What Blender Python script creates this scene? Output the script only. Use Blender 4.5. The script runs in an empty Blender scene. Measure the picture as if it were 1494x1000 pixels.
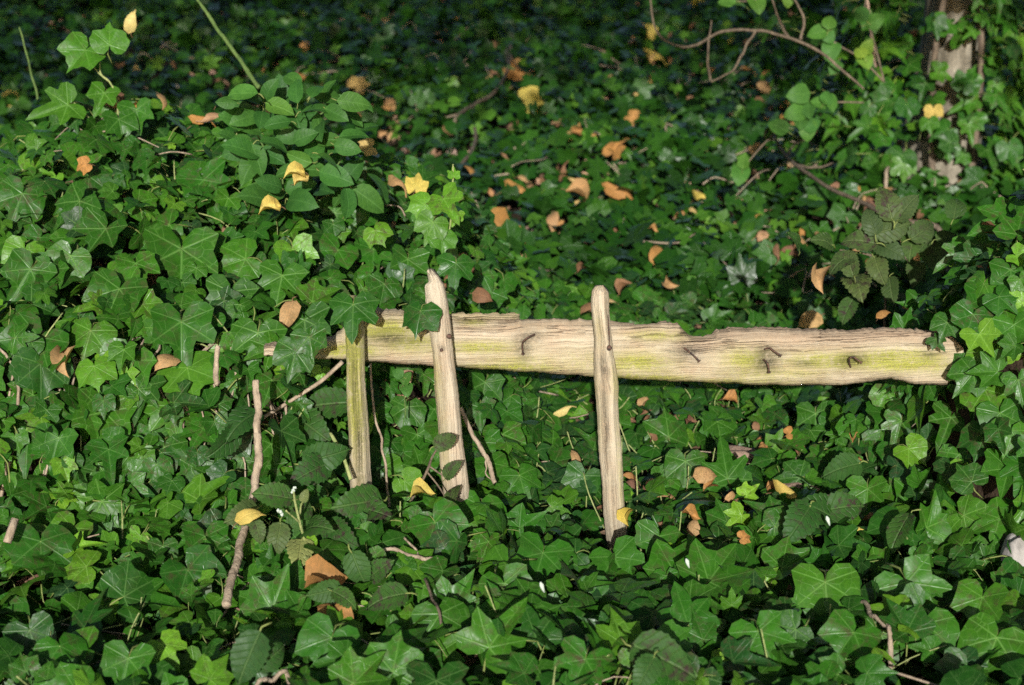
import bpy, math, random
import numpy as np
from mathutils import Vector, Matrix

rng = np.random.default_rng(11)
random.seed(11)
S = bpy.context.scene
COL = S.collection

# ------------------------------------------------------------------ camera, sky, sun, exposure
F, CX, CY = 2300.0, 747.0, 500.0
CAMZ, PITCH = 1.02, math.radians(14.6)
cam = bpy.data.cameras.new("camera")
cam.sensor_width = 36.0
cam.lens = 36.0 * F / 1494.0
cam.clip_start, cam.clip_end = 0.05, 400.0
cam.dof.use_dof = True
cam.dof.focus_distance = 2.66
cam.dof.aperture_fstop = 5.0
camo = bpy.data.objects.new("camera", cam)
camo.location = (0, 0, CAMZ)
camo.rotation_euler = (math.pi / 2 - PITCH, 0, 0)
COL.objects.link(camo)
S.camera = camo

SUN_EL, SUN_AZ = math.radians(16.9), math.radians(2.5)      # the sun stands low behind the photographer
W = bpy.data.worlds.new("World")
S.world = W
W.use_nodes = True
wn = W.node_tree
wn.nodes.clear()
sky = wn.nodes.new("ShaderNodeTexSky")
sky.sky_type = 'NISHITA'
sky.sun_disc = False
sky.sun_elevation = SUN_EL
sky.sun_rotation = math.pi + SUN_AZ
bg = wn.nodes.new("ShaderNodeBackground")
bg.inputs['Strength'].default_value = 0.11
wo = wn.nodes.new("ShaderNodeOutputWorld")
wn.links.new(sky.outputs[0], bg.inputs[0])
wn.links.new(bg.outputs[0], wo.inputs[0])

sl = bpy.data.lights.new("sun", 'SUN')
sl.energy = 4.6
sl.angle = math.radians(0.5)
sl.color = (1.0, 0.98, 0.94)
so = bpy.data.objects.new("sun", sl)
SUN_DIR = Vector((math.sin(SUN_AZ) * math.cos(SUN_EL), math.cos(SUN_AZ) * math.cos(SUN_EL), -math.sin(SUN_EL)))  # travel
so.rotation_euler = SUN_DIR.to_track_quat('-Z', 'Y').to_euler()
so.location = (0, -6, 8)
COL.objects.link(so)

S.view_settings.view_transform = 'Standard'
S.view_settings.look = 'None'
S.view_settings.exposure = 0.46
S.view_settings.gamma = 1.0
S.view_settings.use_curve_mapping = False
S.render.engine = 'CYCLES'
S.cycles.max_bounces = 6
S.cycles.transparent_max_bounces = 4
S.cycles.use_denoising = False

# ------------------------------------------------------------------ pixel <-> place
RIGHT = np.array([1.0, 0, 0])
FWD = np.array([0, math.cos(PITCH), -math.sin(PITCH)])
UP = np.array([0, math.sin(PITCH), math.cos(PITCH)])
CAM = np.array([0, 0, CAMZ])


def ray(px, py):
    return FWD + (px - CX) / F * RIGHT + (CY - py) / F * UP


def at(px, py, Y):
    d = ray(px, py)
    return CAM + d * (Y / d[1])


def depth(p):
    return float(np.dot(np.asarray(p) - CAM, FWD))


def project(P):
    P = np.asarray(P) - CAM
    z = P @ FWD
    z = np.where(np.abs(z) < 1e-6, 1e-6, z)
    return CX + F * (P @ RIGHT) / z, CY - F * (P @ UP) / z, z


def sst(a, b, x):
    t = np.clip((x - a) / (b - a), 0, 1)
    return t * t * (3 - 2 * t)


_nx = rng.uniform(0, 6.28, (12, 2))


def wob(x, y, f):                                             # smooth undulation
    r = 0
    for i in range(6):
        a = _nx[i, 0]
        r = r + np.sin(f * (x * math.cos(a) + y * math.sin(a)) * (1 + .35 * i) + _nx[i, 1]) / (1 + .5 * i)
    return r / 3.0


def soil(x, y):
    x = np.asarray(x, float)
    y = np.asarray(y, float)
    base = np.interp(y, [-60, 2.9, 3.6, 4.4, 6, 8.3, 11, 20, 60], [0, 0, .05, .11, .25, .60, 1.25, 3.0, 6.0])
    near = np.exp(-((np.abs(y) / 12) ** 2))
    base = base + .035 * wob(x, y, 2.2) * sst(2.8, 4.2, y) + .012 * wob(x, y, 7)
    # ivy-grown bank over the left end of the fence
    crest = np.interp(x, [-6, -1.9, -1.1, -.87, -.42, -.22, -.10, .0, .06], [.30, .42, .46, .555, .47, .385, .27, .08, 0])
    y0 = 2.36 + .26 * sst(-.42, -.30, x) + .03 * np.sin(x * 9)
    shape = .62 * sst(y0, y0 + .26, y) + .38 * sst(y0 + .2, 3.35, y)
    bank = crest * shape * (1 - sst(3.5, 4.5, y)) 
    # low rise in front of the left pickets
    rise = .06 * sst(.12, -.28, x) * sst(2.15, 2.4, y) * (1 - sst(2.5, 2.7, y))
    # ivy heaped over the right end of the rail
    yr = 2.66 - .34 * sst(.70, .80, x)
    m = np.interp(x, [.50, .60, .68, .76, .86, .96, 1.6, 2.2], [0, .06, .15, .31, .47, .56, .45, .3])
    mound = m * sst(yr, yr + .22, y) * (1 - sst(2.72, 3.1, y))
    return base + np.maximum(np.maximum(bank, mound), rise)


def normal(x, y, e=.01):
    gx = (soil(x + e, y) - soil(x - e, y)) / (2 * e)
    gy = (soil(x, y + e) - soil(x, y - e)) / (2 * e)
    n = np.stack([-gx, -gy, np.ones_like(gx)], -1)
    return n / np.linalg.norm(n, axis=-1, keepdims=True)


def hit(px, py, lift=0.0):
    d = ray(px, py)
    t = 1.0
    while t < 30:
        p = CAM + d * t
        if p[2] < soil(p[0], p[1]) + lift:
            break
        t += .01
    return CAM + d * t


# ------------------------------------------------------------------ node helpers
class N:
    def __init__(self, name):
        self.m = bpy.data.materials.new(name)
        self.m.use_nodes = True
        self.t = self.m.node_tree
        self.t.nodes.clear()

    def n(self, kind, **kw):
        a = self.t.nodes.new(kind)
        for k, v in kw.items():
            setattr(a, k, v)
        return a

    def link(self, a, b):
        self.t.links.new(a, b)

    def val(self, sock, v):
        if hasattr(v, 'links') or isinstance(v, bpy.types.NodeSocket):
            self.link(v, sock)
        else:
            sock.default_value = v

    def math(self, op, a, b=None, c=None, clamp=False):
        q = self.n("ShaderNodeMath", operation=op, use_clamp=clamp)
        self.val(q.inputs[0], a)
        if b is not None:
            self.val(q.inputs[1], b)
        if c is not None:
            self.val(q.inputs[2], c)
        return q.outputs[0]

    def mix(self, f, a, b, blend='MIX'):
        q = self.n("ShaderNodeMix", data_type='RGBA', blend_type=blend)
        self.val(q.inputs['Factor'], f)
        for s, v in ((q.inputs[6], a), (q.inputs[7], b)):
            if isinstance(v, (tuple, list)):
                s.default_value = (*v[:3], 1)
            else:
                self.link(v, s)
        return q.outputs[2]

    def noise(self, vec, scale, detail=4, rough=.55, out=0):
        q = self.n("ShaderNodeTexNoise")
        q.inputs['Scale'].default_value = scale
        q.inputs['Detail'].default_value = detail
        q.inputs['Roughness'].default_value = rough
        if vec is not None:
            self.link(vec, q.inputs['Vector'])
        return q.outputs[out]

    def ramp(self, f, stops):
        q = self.n("ShaderNodeValToRGB")
        e = q.color_ramp.elements
        while len(e) < len(stops):
            e.new(.5)
        for el, (p, c) in zip(e, stops):
            el.position = p
            el.color = (*c, 1) if len(c) == 3 else c
        self.val(q.inputs[0], f)
        return q.outputs[0]

    def mapr(self, v, a, b, c=0.0, d=1.0):
        q = self.n("ShaderNodeMapRange")
        for i, s in enumerate((v, a, b, c, d)):
            self.val(q.inputs[i], s)
        return q.outputs[0]

    def attr(self, name):
        return self.n("ShaderNodeAttribute", attribute_name=name).outputs['Fac']

    def bsdf(self, color, rough=.6, spec=.5, bump=None, bdist=.002, bstr=.5):
        p = self.n("ShaderNodeBsdfPrincipled")
        self.val(p.inputs['Base Color'], color if not isinstance(color, tuple) else (*color, 1))
        self.val(p.inputs['Roughness'], rough)
        p.inputs['Specular IOR Level'].default_value = spec
        if bump is not None:
            b = self.n("ShaderNodeBump")
            b.inputs['Strength'].default_value = bstr
            b.inputs['Distance'].default_value = bdist
            self.link(bump, b.inputs['Height'])
            self.link(b.outputs[0], p.inputs['Normal'])
        return p

    def out(self, sh):
        o = self.n("ShaderNodeOutputMaterial")
        self.link(sh.outputs[0], o.inputs[0])
        return self.m


def leaf_mat(name, stops, veins='palmate', vein_col=(.10, .20, .06), rough=.36, spec=.5, translucent=.16,
             vein_amt=.55, vbump=.22, warm=.42, blot=(.35, 1.0), spots=None, stem_col=(.20, .24, .07), under=None):
    g = N(name)
    uv = g.n("ShaderNodeUVMap", uv_map="leaf_uv")
    sep = g.n("ShaderNodeSeparateXYZ")
    g.link(uv.outputs[0], sep.inputs[0])
    x = g.math('MULTIPLY_ADD', sep.outputs[0], 2.0, -1.0)
    y = g.math('MULTIPLY_ADD', sep.outputs[1], 2.0, -1.0)
    ax = g.math('ABSOLUTE', x)
    oi = g.n("ShaderNodeObjectInfo")
    so_ = g.n("ShaderNodeSeparateColor")
    g.link(oi.outputs['Color'], so_.inputs[0])
    rnd = g.math('ADD', g.attr('rnd'), so_.outputs[0])
    off = g.n("ShaderNodeCombineXYZ")
    g.link(x, off.inputs[0])
    g.link(y, off.inputs[1])
    g.link(g.math('MULTIPLY', rnd, 37.0), off.inputs[2])
    p = off.outputs[0]
    if veins == 'palmate':
        d = None
        for ang in (0, 50, 108):
            s, c = math.sin(math.radians(ang)), math.cos(math.radians(ang))
            cr = g.math('ABSOLUTE', g.math('SUBTRACT', g.math('MULTIPLY', ax, c), g.math('MULTIPLY', y, s)))
            dt = g.math('ADD', g.math('MULTIPLY', ax, s), g.math('MULTIPLY', y, c))
            neg = g.math('MULTIPLY', g.math('LESS_THAN', dt, 0.0), 5.0)
            tot = g.math('ADD', g.math('MULTIPLY_ADD', dt, .012, cr), neg)
            d = tot if d is None else g.math('MINIMUM', d, tot)
        main = g.mapr(d, .004, .021, 1.0, 0.0)
        vo = g.n("ShaderNodeTexVoronoi", feature='DISTANCE_TO_EDGE')
        vo.inputs['Scale'].default_value = 5.0
        g.link(p, vo.inputs['Vector'])
        net = g.mapr(vo.outputs[0], .0, .04, .5, 0.0)
    else:
        main = g.mapr(ax, .006, .03, 1.0, 0.0)
        w = g.math('FRACT', g.math('MULTIPLY', g.math('SUBTRACT', y, g.math('MULTIPLY', ax, .62)), 7.0))
        net = g.mapr(g.math('ABSOLUTE', g.math('SUBTRACT', w, .5)), .0, .11, .62, 0.0)
    vein = g.math('MAXIMUM', main, net)
    base = g.ramp(rnd, stops)
    seed = g.math('ADD', rnd, g.math('MULTIPLY', oi.outputs['Random'], 3.7))
    h1 = g.math('FRACT', g.math('MULTIPLY', seed, 91.7))
    h2 = g.math('FRACT', g.math('MULTIPLY', seed, 57.3))
    base = g.mix(g.math('MULTIPLY', h2, warm), base, g.mix(1.0, base, (1.75, 1.10, .75), 'MULTIPLY'))
    base = g.mix(g.mapr(h1, .0, .25, .40, 0.0), base, g.mix(1.0, base, (.75, .72, 1.25), 'MULTIPLY'))
    bl = g.noise(p, 3.2, 3)
    base = g.mix(g.mapr(bl, .35, .7, 0.0, .45), base, g.mix(1.0, base, (.55, .62, .5), 'MULTIPLY'))
    b2_ = g.noise(p, 15.0, 4, .65)
    base = g.mix(g.mapr(b2_, .38, .66, 0.0, .5), base, g.mix(1.0, base, (1.7, 1.45, 1.3), 'MULTIPLY'))
    col = g.mix(g.math('MULTIPLY', vein, g.mapr(h2, 0, 1, vein_amt * .45, vein_amt)), base, g.mix(.5, vein_col, g.mix(1.0, base, (2.6, 2.3, 2.4), 'MULTIPLY')))
    if spots:
        sp = g.noise(p, 6.0, 5, .7)
        col = g.mix(g.math('MULTIPLY', g.mapr(sp, .50, .66, 0.0, spots[1]), g.mapr(h1, .2, 1.0, .15, 1.6), clamp=True), col, spots[0])
    col = g.mix(g.attr('stem'), col, stem_col)
    if under:
        geo = g.n("ShaderNodeNewGeometry")
        col = g.mix(geo.outputs['Backfacing'], col, under)
    h = g.math('SUBTRACT', g.math('MULTIPLY', bl, .7), g.math('MULTIPLY', vein, vbump))
    rr = g.mapr(g.noise(p, 6.0, 3), .3, .7, rough - .07, rough + .14)
    b = g.bsdf(col, rr, spec, h, .004, .55)
    tr = g.n("ShaderNodeBsdfTranslucent")
    g.link(g.mix(1.0, col, (1.5, 1.6, .8), 'MULTIPLY'), tr.inputs[0])
    mx = g.n("ShaderNodeMixShader")
    mx.inputs[0].default_value = translucent
    g.link(b.outputs[0], mx.inputs[1])
    g.link(tr.outputs[0], mx.inputs[2])
    return g.out(mx)


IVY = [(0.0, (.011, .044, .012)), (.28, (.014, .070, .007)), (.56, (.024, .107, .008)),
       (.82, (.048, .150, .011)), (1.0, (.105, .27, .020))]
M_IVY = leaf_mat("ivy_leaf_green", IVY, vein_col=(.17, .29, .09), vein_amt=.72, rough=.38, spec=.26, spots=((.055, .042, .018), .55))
M_SHADEIVY = leaf_mat("ivy_leaf_far_shade", [(0, (.007, .030, .004)), (.5, (.011, .056, .005)), (.85, (.025, .095, .008)), (1, (.07, .18, .02))],
                     vein_amt=.35, rough=.36, spec=.30)  # far copy of the ivy, the slope's shade put into darker greens
M_BRAMBLE = leaf_mat("bramble_leaf", [(0, (.018, .064, .013)), (.4, (.032, .088, .016)), (.6, (.040, .074, .022)), (.8, (.062, .100, .032)), (1, (.19, .23, .08))],
                     'pinnate', (.11, .14, .06), .5, .16, .14, .6, .9, .2, spots=((.040, .026, .022), .8), under=(.17, .21, .13))
M_SHRUB = leaf_mat("shrub_leaf_matte", [(0, (.021, .080, .015)), (.6, (.032, .110, .018)), (1, (.07, .19, .03))],
                   'pinnate', (.07, .15, .05), .5, .2, .15, .45)
M_ROUND = leaf_mat("round_leaf_green", [(0, (.03, .10, .02)), (.6, (.05, .15, .025)), (1, (.14, .24, .03))],
                   'pinnate', (.12, .2, .06), .5, .15, .2, .45)
M_DEAD = leaf_mat("dead_leaf", [(0, (.12, .06, .035)), (.2, (.21, .12, .065)), (.4, (.34, .18, .055)), (.55, (.36, .235, .115)), (.7, (.44, .32, .13)),
                                (.85, (.44, .36, .055)), (1, (.54, .46, .20))],
                  'pinnate', (.25, .16, .08), .65, .25, .2, .3, spots=((.11, .055, .025), .38), warm=.12, stem_col=(.2, .12, .06))
M_LITTER = leaf_mat("litter_leaf", [(0, (.07, .045, .03)), (.35, (.16, .10, .065)), (.7, (.30, .205, .14)), (1, (.40, .29, .21))],
                    'pinnate', (.3, .2, .12), .75, .2, .1, .3, stem_col=(.2, .12, .06))
M_SHADE_CROWN = leaf_mat("shade_crown_leaf", [(0, (.02, .06, .015)), (1, (.05, .12, .025))], 'pinnate', rough=.5, translucent=.08)


def bark_mat(name, c1, c2, scale=30, stretch=6):
    g = N(name)
    tc = g.n("ShaderNodeTexCoord")
    mp = g.n("ShaderNodeMapping")
    mp.inputs['Scale'].default_value = (1, 1, 1 / stretch)
    g.link(tc.outputs['Object'], mp.inputs[0])
    a = g.noise(mp.outputs[0], scale, 6, .65)
    b = g.noise(tc.outputs['Object'], scale * 3, 4)
    f = g.mapr(a, .35, .65)
    c = g.mix(f, c1, c2)
    c = g.mix(g.mapr(b, .5, .7, 0, .4), c, tuple(v * .4 for v in c1))
    return g.out(g.bsdf(c, .8, .2, g.math('ADD', a, g.math('MULTIPLY', b, .4)), .006, .8))


M_TWIG = bark_mat("twig_bark", (.085, .062, .045), (.19, .145, .10), 60, 3)
M_STICK = bark_mat("pale_stick_bark", (.22, .165, .115), (.40, .315, .225), 60, 3)
M_GREENSTEM = bark_mat("green_stem_skin", (.07, .12, .03), (.12, .18, .05), 50, 3)
M_PALESTEM = bark_mat("pale_stem_skin", (.20, .25, .08), (.30, .32, .13), 50, 3)
M_TRUNK = bark_mat("trunk_bark", (.10, .085, .06), (.33, .29, .22), 20, 3)
M_ROT = bark_mat("rotten_wood_grain", (.20, .13, .10), (.36, .25, .18), 40, .4)
M_STONE = bark_mat("grey_stone", (.24, .22, .20), (.40, .37, .34), 18, 1)


def wood_mat():
    g = N("weathered_wood")
    uv = g.n("ShaderNodeUVMap", uv_map="wood_uv")
    mp = g.n("ShaderNodeMapping")
    mp.inputs['Scale'].default_value = (5, 110, 1)
    g.link(uv.outputs[0], mp.inputs[0])
    mp2 = g.n("ShaderNodeMapping")
    mp2.inputs['Scale'].default_value = (12, 420, 1)
    g.link(uv.outputs[0], mp2.inputs[0])
    warp = g.noise(uv.outputs[0], 14, 3, .5, 1)
    wv = g.n("ShaderNodeVectorMath", operation='MULTIPLY_ADD')
    g.link(warp, wv.inputs[0])
    wv.inputs[1].default_value = (0, 1.6, 0)
    g.link(mp.outputs[0], wv.inputs[2])
    g1 = g.noise(wv.outputs[0], 1.0, 6, .65)
    g2 = g.noise(mp2.outputs[0], 1.0, 4, .6)
    n3 = g.noise(uv.outputs[0], 22, 5, .6)
    n4 = g.noise(uv.outputs[0], 120, 4, .6)
    n5 = g.noise(uv.outputs[0], 420, 3, .6)
    tone = g.attr('tone')
    c = g.mix(g.mapr(g1, .32, .68), (.28, .22, .14), (.51, .435, .31))
    c = g.mix(g.mapr(g2, .48, .70, 0, .55), c, (.22, .15, .09))
    c = g.mix(g.mapr(n3, .45, .65, 0, .55), c, (.40, .28, .185))
    c = g.mix(g.mapr(n4, .52, .68, 0, .4), c, (.50, .44, .33))
    c = g.mix(g.math('MULTIPLY', tone, g.mapr(g1, .3, .6, .3, .8)), c, (.52, .45, .355))
    # cracked brown upper edge
    bk = g.attr('bark')
    mp3 = g.n("ShaderNodeMapping")
    mp3.inputs['Scale'].default_value = (3.2, 150, 1)
    g.link(uv.outputs[0], mp3.inputs[0])
    w3 = g.n("ShaderNodeVectorMath", operation='MULTIPLY_ADD')
    g.link(warp, w3.inputs[0])
    w3.inputs[1].default_value = (1.0, 2.2, 0)
    g.link(mp3.outputs[0], w3.inputs[2])
    ln = g.noise(w3.outputs[0], 1.0, 3, .55)
    crack = g.mapr(g.math('ABSOLUTE', g.math('SUBTRACT', ln, .5)), .0, .022, 1.0, 0.0)
    c = g.mix(g.math('MULTIPLY', bk, g.mapr(g1, .3, .6, 1, .65)), c, g.mix(n4, (.21, .14, .09), (.40, .30, .21)))
    cb = g.math('MULTIPLY', crack, g.math('MULTIPLY', g.mapr(bk, .0, .7, .20, .95), g.mapr(n3, .38, .62, .3, 1.3), clamp=True))
    c = g.mix(cb, c, (.075, .042, .028))
    # algae and dark mould
    al = g.math('MULTIPLY', g.attr('algae'), g.mapr(g.math('ADD', g.math('MULTIPLY', n3, .5), g.math('MULTIPLY', n4, .5)), .33, .52), clamp=True)
    c = g.mix(g.math('MULTIPLY', al, g.mapr(g.math('ADD', g.math('MULTIPLY', n5, .6), g.math('MULTIPLY', g2, .4)), .42, .54, .62, 1.15), clamp=True), c, g.mix(g.mapr(n5, .4, .6), (.175, .18, .02), (.35, .345, .075)))
    dk = g.math('MULTIPLY', g.attr('mould'), g.mapr(g.math('ADD', g.math('MULTIPLY', n4, .6), g.math('MULTIPLY', g1, .4)), .32, .50), clamp=True)
    c = g.mix(g.math('MULTIPLY', dk, g.mapr(g.math('ADD', g.math('MULTIPLY', n5, .5), g.math('MULTIPLY', g2, .5)), .40, .54, .45, .97)), c, (.030, .026, .018))
    sp = g.mapr(n5, .63, .70, 0, .55)
    c = g.mix(sp, c, (.16, .11, .07))
    h = g.math('ADD', g.math('MULTIPLY', g1, .6), g.math('MULTIPLY', g2, .35))
    h = g.math('SUBTRACT', h, g.math('MULTIPLY', cb, .9))
    h = g.math('ADD', h, g.math('MULTIPLY', n5, .12))
    return g.out(g.bsdf(c, .82, .25, h, .005, .8))


M_WOOD = wood_mat()


def rust_mat():
    g = N("rusty_iron")
    tc = g.n("ShaderNodeTexCoord")
    a = g.noise(tc.outputs['Object'], 300, 4)
    c = g.mix(g.mapr(a, .4, .6), (.030, .020, .017), (.11, .055, .035))
    return g.out(g.bsdf(c, .75, .4, a, .001, .5))


M_RUST = rust_mat()


def soil_mat():
    g = N("woodland_soil")
    tc = g.n("ShaderNodeTexCoord")
    a = g.noise(tc.outputs['Object'], 14, 8, .65)
    b = g.noise(tc.outputs['Object'], 70, 6, .6)
    c = g.ramp(g.math('ADD', g.math('MULTIPLY', a, .6), g.math('MULTIPLY', b, .4)), [(.3, (.018, .012, .008)), (.55, (.05, .034, .022)), (.75, (.11, .075, .05))])
    return g.out(g.bsdf(c, .95, .1, g.math('ADD', a, b), .03, .8))


M_SOIL = soil_mat()
gW = N("white_fluff")
M_WHITE = gW.out(gW.bsdf((.42, .47, .40), .8, .2))

# ------------------------------------------------------------------ object helpers


def link(o, parent=None):
    COL.objects.link(o)
    if parent is not None:
        o.parent = parent
    return o


def tag(o, label, cat, group=None):
    o['label'] = label
    o['category'] = cat
    if group:
        o['group'] = group
    return o


def empty(name, loc, label, cat, group=None):
    o = bpy.data.objects.new(name, None)
    o.location = Vector(loc)
    o.empty_display_size = .05
    link(o)
    return tag(o, label, cat, group)


def mesh(name, V, faces, mats, attrs=None, uv=None, uvname="leaf_uv", smooth=True):
    me = bpy.data.meshes.new(name)
    me.from_pydata([tuple(map(float, v)) for v in V], [], [tuple(int(i) for i in f) for f in faces])
    for m in (mats if isinstance(mats, (list, tuple)) else [mats]):
        me.materials.append(m)
    if attrs:
        for k, a in attrs.items():
            at_ = me.attributes.new(k, 'FLOAT', 'POINT')
            at_.data.foreach_set('value', np.asarray(a, np.float32))
    if uv is not None:
        l = me.uv_layers.new(name=uvname)
        idx = np.empty(len(me.loops), np.int32)
        me.loops.foreach_get('vertex_index', idx)
        l.data.foreach_set('uv', np.asarray(uv, np.float32)[idx].ravel())
    if smooth:
        me.polygons.foreach_set('use_smooth', np.ones(len(me.polygons), bool))
    me.update()
    return me


def rel(parent):
    return np.array(parent.location) if parent is not None else np.zeros(3)


def smooth_path(pts, n=6):
    P = np.asarray(pts, float)
    if len(P) < 3:
        return P
    out = []
    for i in range(len(P) - 1):
        p0, p1, p2, p3 = P[max(i - 1, 0)], P[i], P[i + 1], P[min(i + 2, len(P) - 1)]
        for k in range(n):
            t = k / n
            out.append(.5 * ((2 * p1) + (p2 - p0) * t + (2 * p0 - 5 * p1 + 4 * p2 - p3) * t * t + (3 * p1 - p0 - 3 * p2 + p3) * t ** 3))
    out.append(P[-1])
    return np.array(out)


def tube_vf(path, radii, sides=6, bumpy=0.0, base=0):
    P = np.asarray(path, float)
    R = np.interp(np.linspace(0, 1, len(P)), np.linspace(0, 1, len(radii)), radii)
    V, Fc = [], []
    T = np.gradient(P, axis=0)
    T /= np.linalg.norm(T, axis=1, keepdims=True) + 1e-9
    ref = np.array([.3, .2, 1.0]) if abs(T[0][2]) < .8 else np.array([1.0, .2, .1])
    for i, (p, t) in enumerate(zip(P, T)):
        a = np.cross(t, ref)
        a /= np.linalg.norm(a)
        b = np.cross(t, a)
        for k in range(sides):
            th = 2 * math.pi * k / sides
            r = R[i] * (1 + bumpy * (random.random() - .5))
            V.append(p + r * (math.cos(th) * a + math.sin(th) * b))
    for i in range(len(P) - 1):
        for k in range(sides):
            k2 = (k + 1) % sides
            Fc.append((base + i * sides + k, base + i * sides + k2, base + (i + 1) * sides + k2, base + (i + 1) * sides + k))
    Fc.append(tuple(base + k for k in range(sides))[::-1])
    Fc.append(tuple(base + (len(P) - 1) * sides + k for k in range(sides)))
    return V, Fc


def tube(name, path, radii, mat, parent=None, sides=6, bumpy=.15, n=5):
    V, Fc = tube_vf(smooth_path(path, n), radii, sides, bumpy)
    V = np.array(V) - rel(parent)
    return link(bpy.data.objects.new(name, mesh(name, V, Fc, mat)), parent)


def tubes(name, paths, mat, parent=None, sides=4):
    V, Fc = [], []
    for path, rad in paths:
        v, f = tube_vf(path, rad, sides, .1, len(V))
        V += v
        Fc += f
    V = np.array(V) - rel(parent)
    return link(bpy.data.objects.new(name, mesh(name, V, Fc, mat)), parent)


# ------------------------------------------------------------------ leaf templates: (V, faces, uv, stem)
def finish(V, Fc, stalk=None):
    V = np.array(V, float)
    uv = V[:, :2] * .5 + .5
    stem = np.zeros(len(V))
    if stalk is not None:
        sv, sf = tube_vf(smooth_path(stalk, 2), [.018, .022], 3, 0, len(V))
        V = np.vstack([V, sv])
        Fc = list(Fc) + sf
        uv = np.vstack([uv, np.full((len(sv), 2), .95)])
        stem = np.concatenate([stem, np.ones(len(sv))])
    return V, [tuple(f) for f in Fc], uv, stem


def ivy(seed, deep=1.0, tip=1.0, detail=True, stalk=True, curl=.18, fold=.22):
    r = random.Random(seed)
    half = [(0, .80 * tip), (8, .63 * tip), (18, .50), (28, .44), (38, .50), (50, .63), (62, .55), (76, .47), (92, .48), (108, .50), (128, .44), (150, .33), (168, .14)]
    if not detail:
        half = [half[i] for i in (0, 2, 3, 5, 7, 9, 11)]
    sink = {18: .25, 28: 1, 38: .4, 76: 1, 92: .3, 62: .3}
    right, left = [], []
    for a, q in half:
        qq = q * (1 - .20 * (deep - 1) * sink.get(a, 0) * 1.6)
        right.append((a + r.uniform(-3, 3) * (a > 0), qq * (1 + r.uniform(-.07, .07))))
        left.append((-a + r.uniform(-3, 3), qq * (1 + r.uniform(-.07, .07))))
    outl = right[::-1] + left[1:]
    ph, ph2 = r.uniform(0, 6), r.uniform(0, 6)
    skew = r.uniform(-.12, .12)

    def z(a, q):
        x = math.sin(math.radians(a)) * q
        y = math.cos(math.radians(a)) * q
        aa = abs(a)
        k = (aa / 50) if aa < 50 else 1 + (aa - 50) / 58 if aa < 108 else 2 + (aa - 108) / 72
        quilt = .055 * q * (1 - math.cos(2 * math.pi * k)) / 2 * 2
        return fold * abs(x) * .6 + quilt * .8 - curl * q * q * (1 + .4 * math.sin(2 * math.radians(a) + ph)) + .045 * q * math.sin(3 * math.radians(a) + ph2) + skew * x
    V = [(0, 0, 0)]
    Fc = []
    n = len(outl)
    if detail:
        for a, q in outl:
            V.append((math.sin(math.radians(a)) * q * .52, math.cos(math.radians(a)) * q * .52, z(a, q * .52)))
        for a, q in outl:
            V.append((math.sin(math.radians(a)) * q, math.cos(math.radians(a)) * q, z(a, q)))
        for i in range(n - 1):
            Fc.append((0, 2 + i, 1 + i))
            Fc.append((1 + i, 2 + i, 2 + n + i, 1 + n + i))
    else:
        for a, q in outl:
            V.append((math.sin(math.radians(a)) * q, math.cos(math.radians(a)) * q, z(a, q)))
        for i in range(n - 1):
            Fc.append((0, 2 + i, 1 + i))
    st = [(0, .02, -.005), (r.uniform(-.08, .08), -.22, -.16), (r.uniform(-.15, .15), -.42, -.55)] if stalk else None
    return finish(V, Fc, st)


def ovate(seed, w=.62, rows=6, teeth=0.0, quilt=0.0, curl=.15, fold=.25, stalk=.18, across=2, twist=0.0, pos=.42, cup=0.0):
    r = random.Random(seed)
    V, Fc = [], []
    ph = r.uniform(0, 6)
    for i in range(rows + 1):
        t = i / rows
        y = t - .5
        pr = (t ** pos) * ((1 - t) ** (.78))
        pr = pr / ((.36 ** pos) * (.64 ** .78))
        hw = w / 2 * min(pr, 1.06)
        hw = max(hw, .004)
        if teeth and 0 < i < rows:
            hw *= 1 + (teeth if i % 2 else -teeth)
        for j in range(-across, across + 1):
            s = j / across
            wob_ = 1 + r.uniform(-.03, .03)
            x = hw * s * wob_
            zz = fold * abs(x) - curl * (2 * y) ** 2 * .5 + .03 * math.sin(5 * y + ph + s) - cup * x * x * 4
            if quilt:
                zz += quilt * (-1) ** i * (.5 if abs(s) == 1 else 1.0) * (s != 0)
            a = twist * y
            V.append((x * math.cos(a) - zz * math.sin(a), y - (.05 * abs(s) if teeth else 0), x * math.sin(a) + zz * math.cos(a)))
    m = 2 * across + 1
    for i in range(rows):
        for j in range(m - 1):
            a = i * m + j
            Fc.append((a, a + 1, a + m + 1, a + m))
    st = [(0, -.49, -curl * .5), (r.uniform(-.04, .04), -.5 - stalk * .5, -curl * .6), (r.uniform(-.1, .1), -.5 - stalk, -curl * .6 - .12)] if stalk else None
    return finish(V, Fc, st)


def leaf_mesh(name, T, mat):
    V, Fc, uv, stem = T
    return mesh(name, V, Fc, mat, {'stem': stem, 'rnd': np.zeros(len(V))}, uv)


IVY_T = [ivy(i, deep=[1.1, .6, 1.5, .4, 1.0, 1.3, .7, 1.2, 1.7, .5][i], tip=[1.05, .95, 1.2, .9, 1.1, 1.0, .85, 1.15, 1.1, .95][i],
             curl=[.18, .3, .1, .22, .05, .35, .2, .15, .25, .3][i], fold=[.45, .1, .6, .25, .8, -.1, .4, .55, .2, -.3][i]) for i in range(10)]
IVY_LOW = [ivy(40 + i, deep=[1.1, .7, 1.5, .5, 1.0, 1.3][i], detail=False, stalk=False, curl=.22, fold=.25) for i in range(6)]
IVY_ME = [leaf_mesh("ivy_leaf", t, M_IVY) for t in IVY_T]
BR_T = [ovate(i, .66, 18, .06, .022, .25, .16, .22) for i in range(5)]
BR_ME = [leaf_mesh("bramble_leaflet", t, M_BRAMBLE) for t in BR_T]
SH_T = [ovate(20 + i, .60, 7, 0, 0, .22, .22, .14, pos=.55) for i in range(5)]
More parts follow.
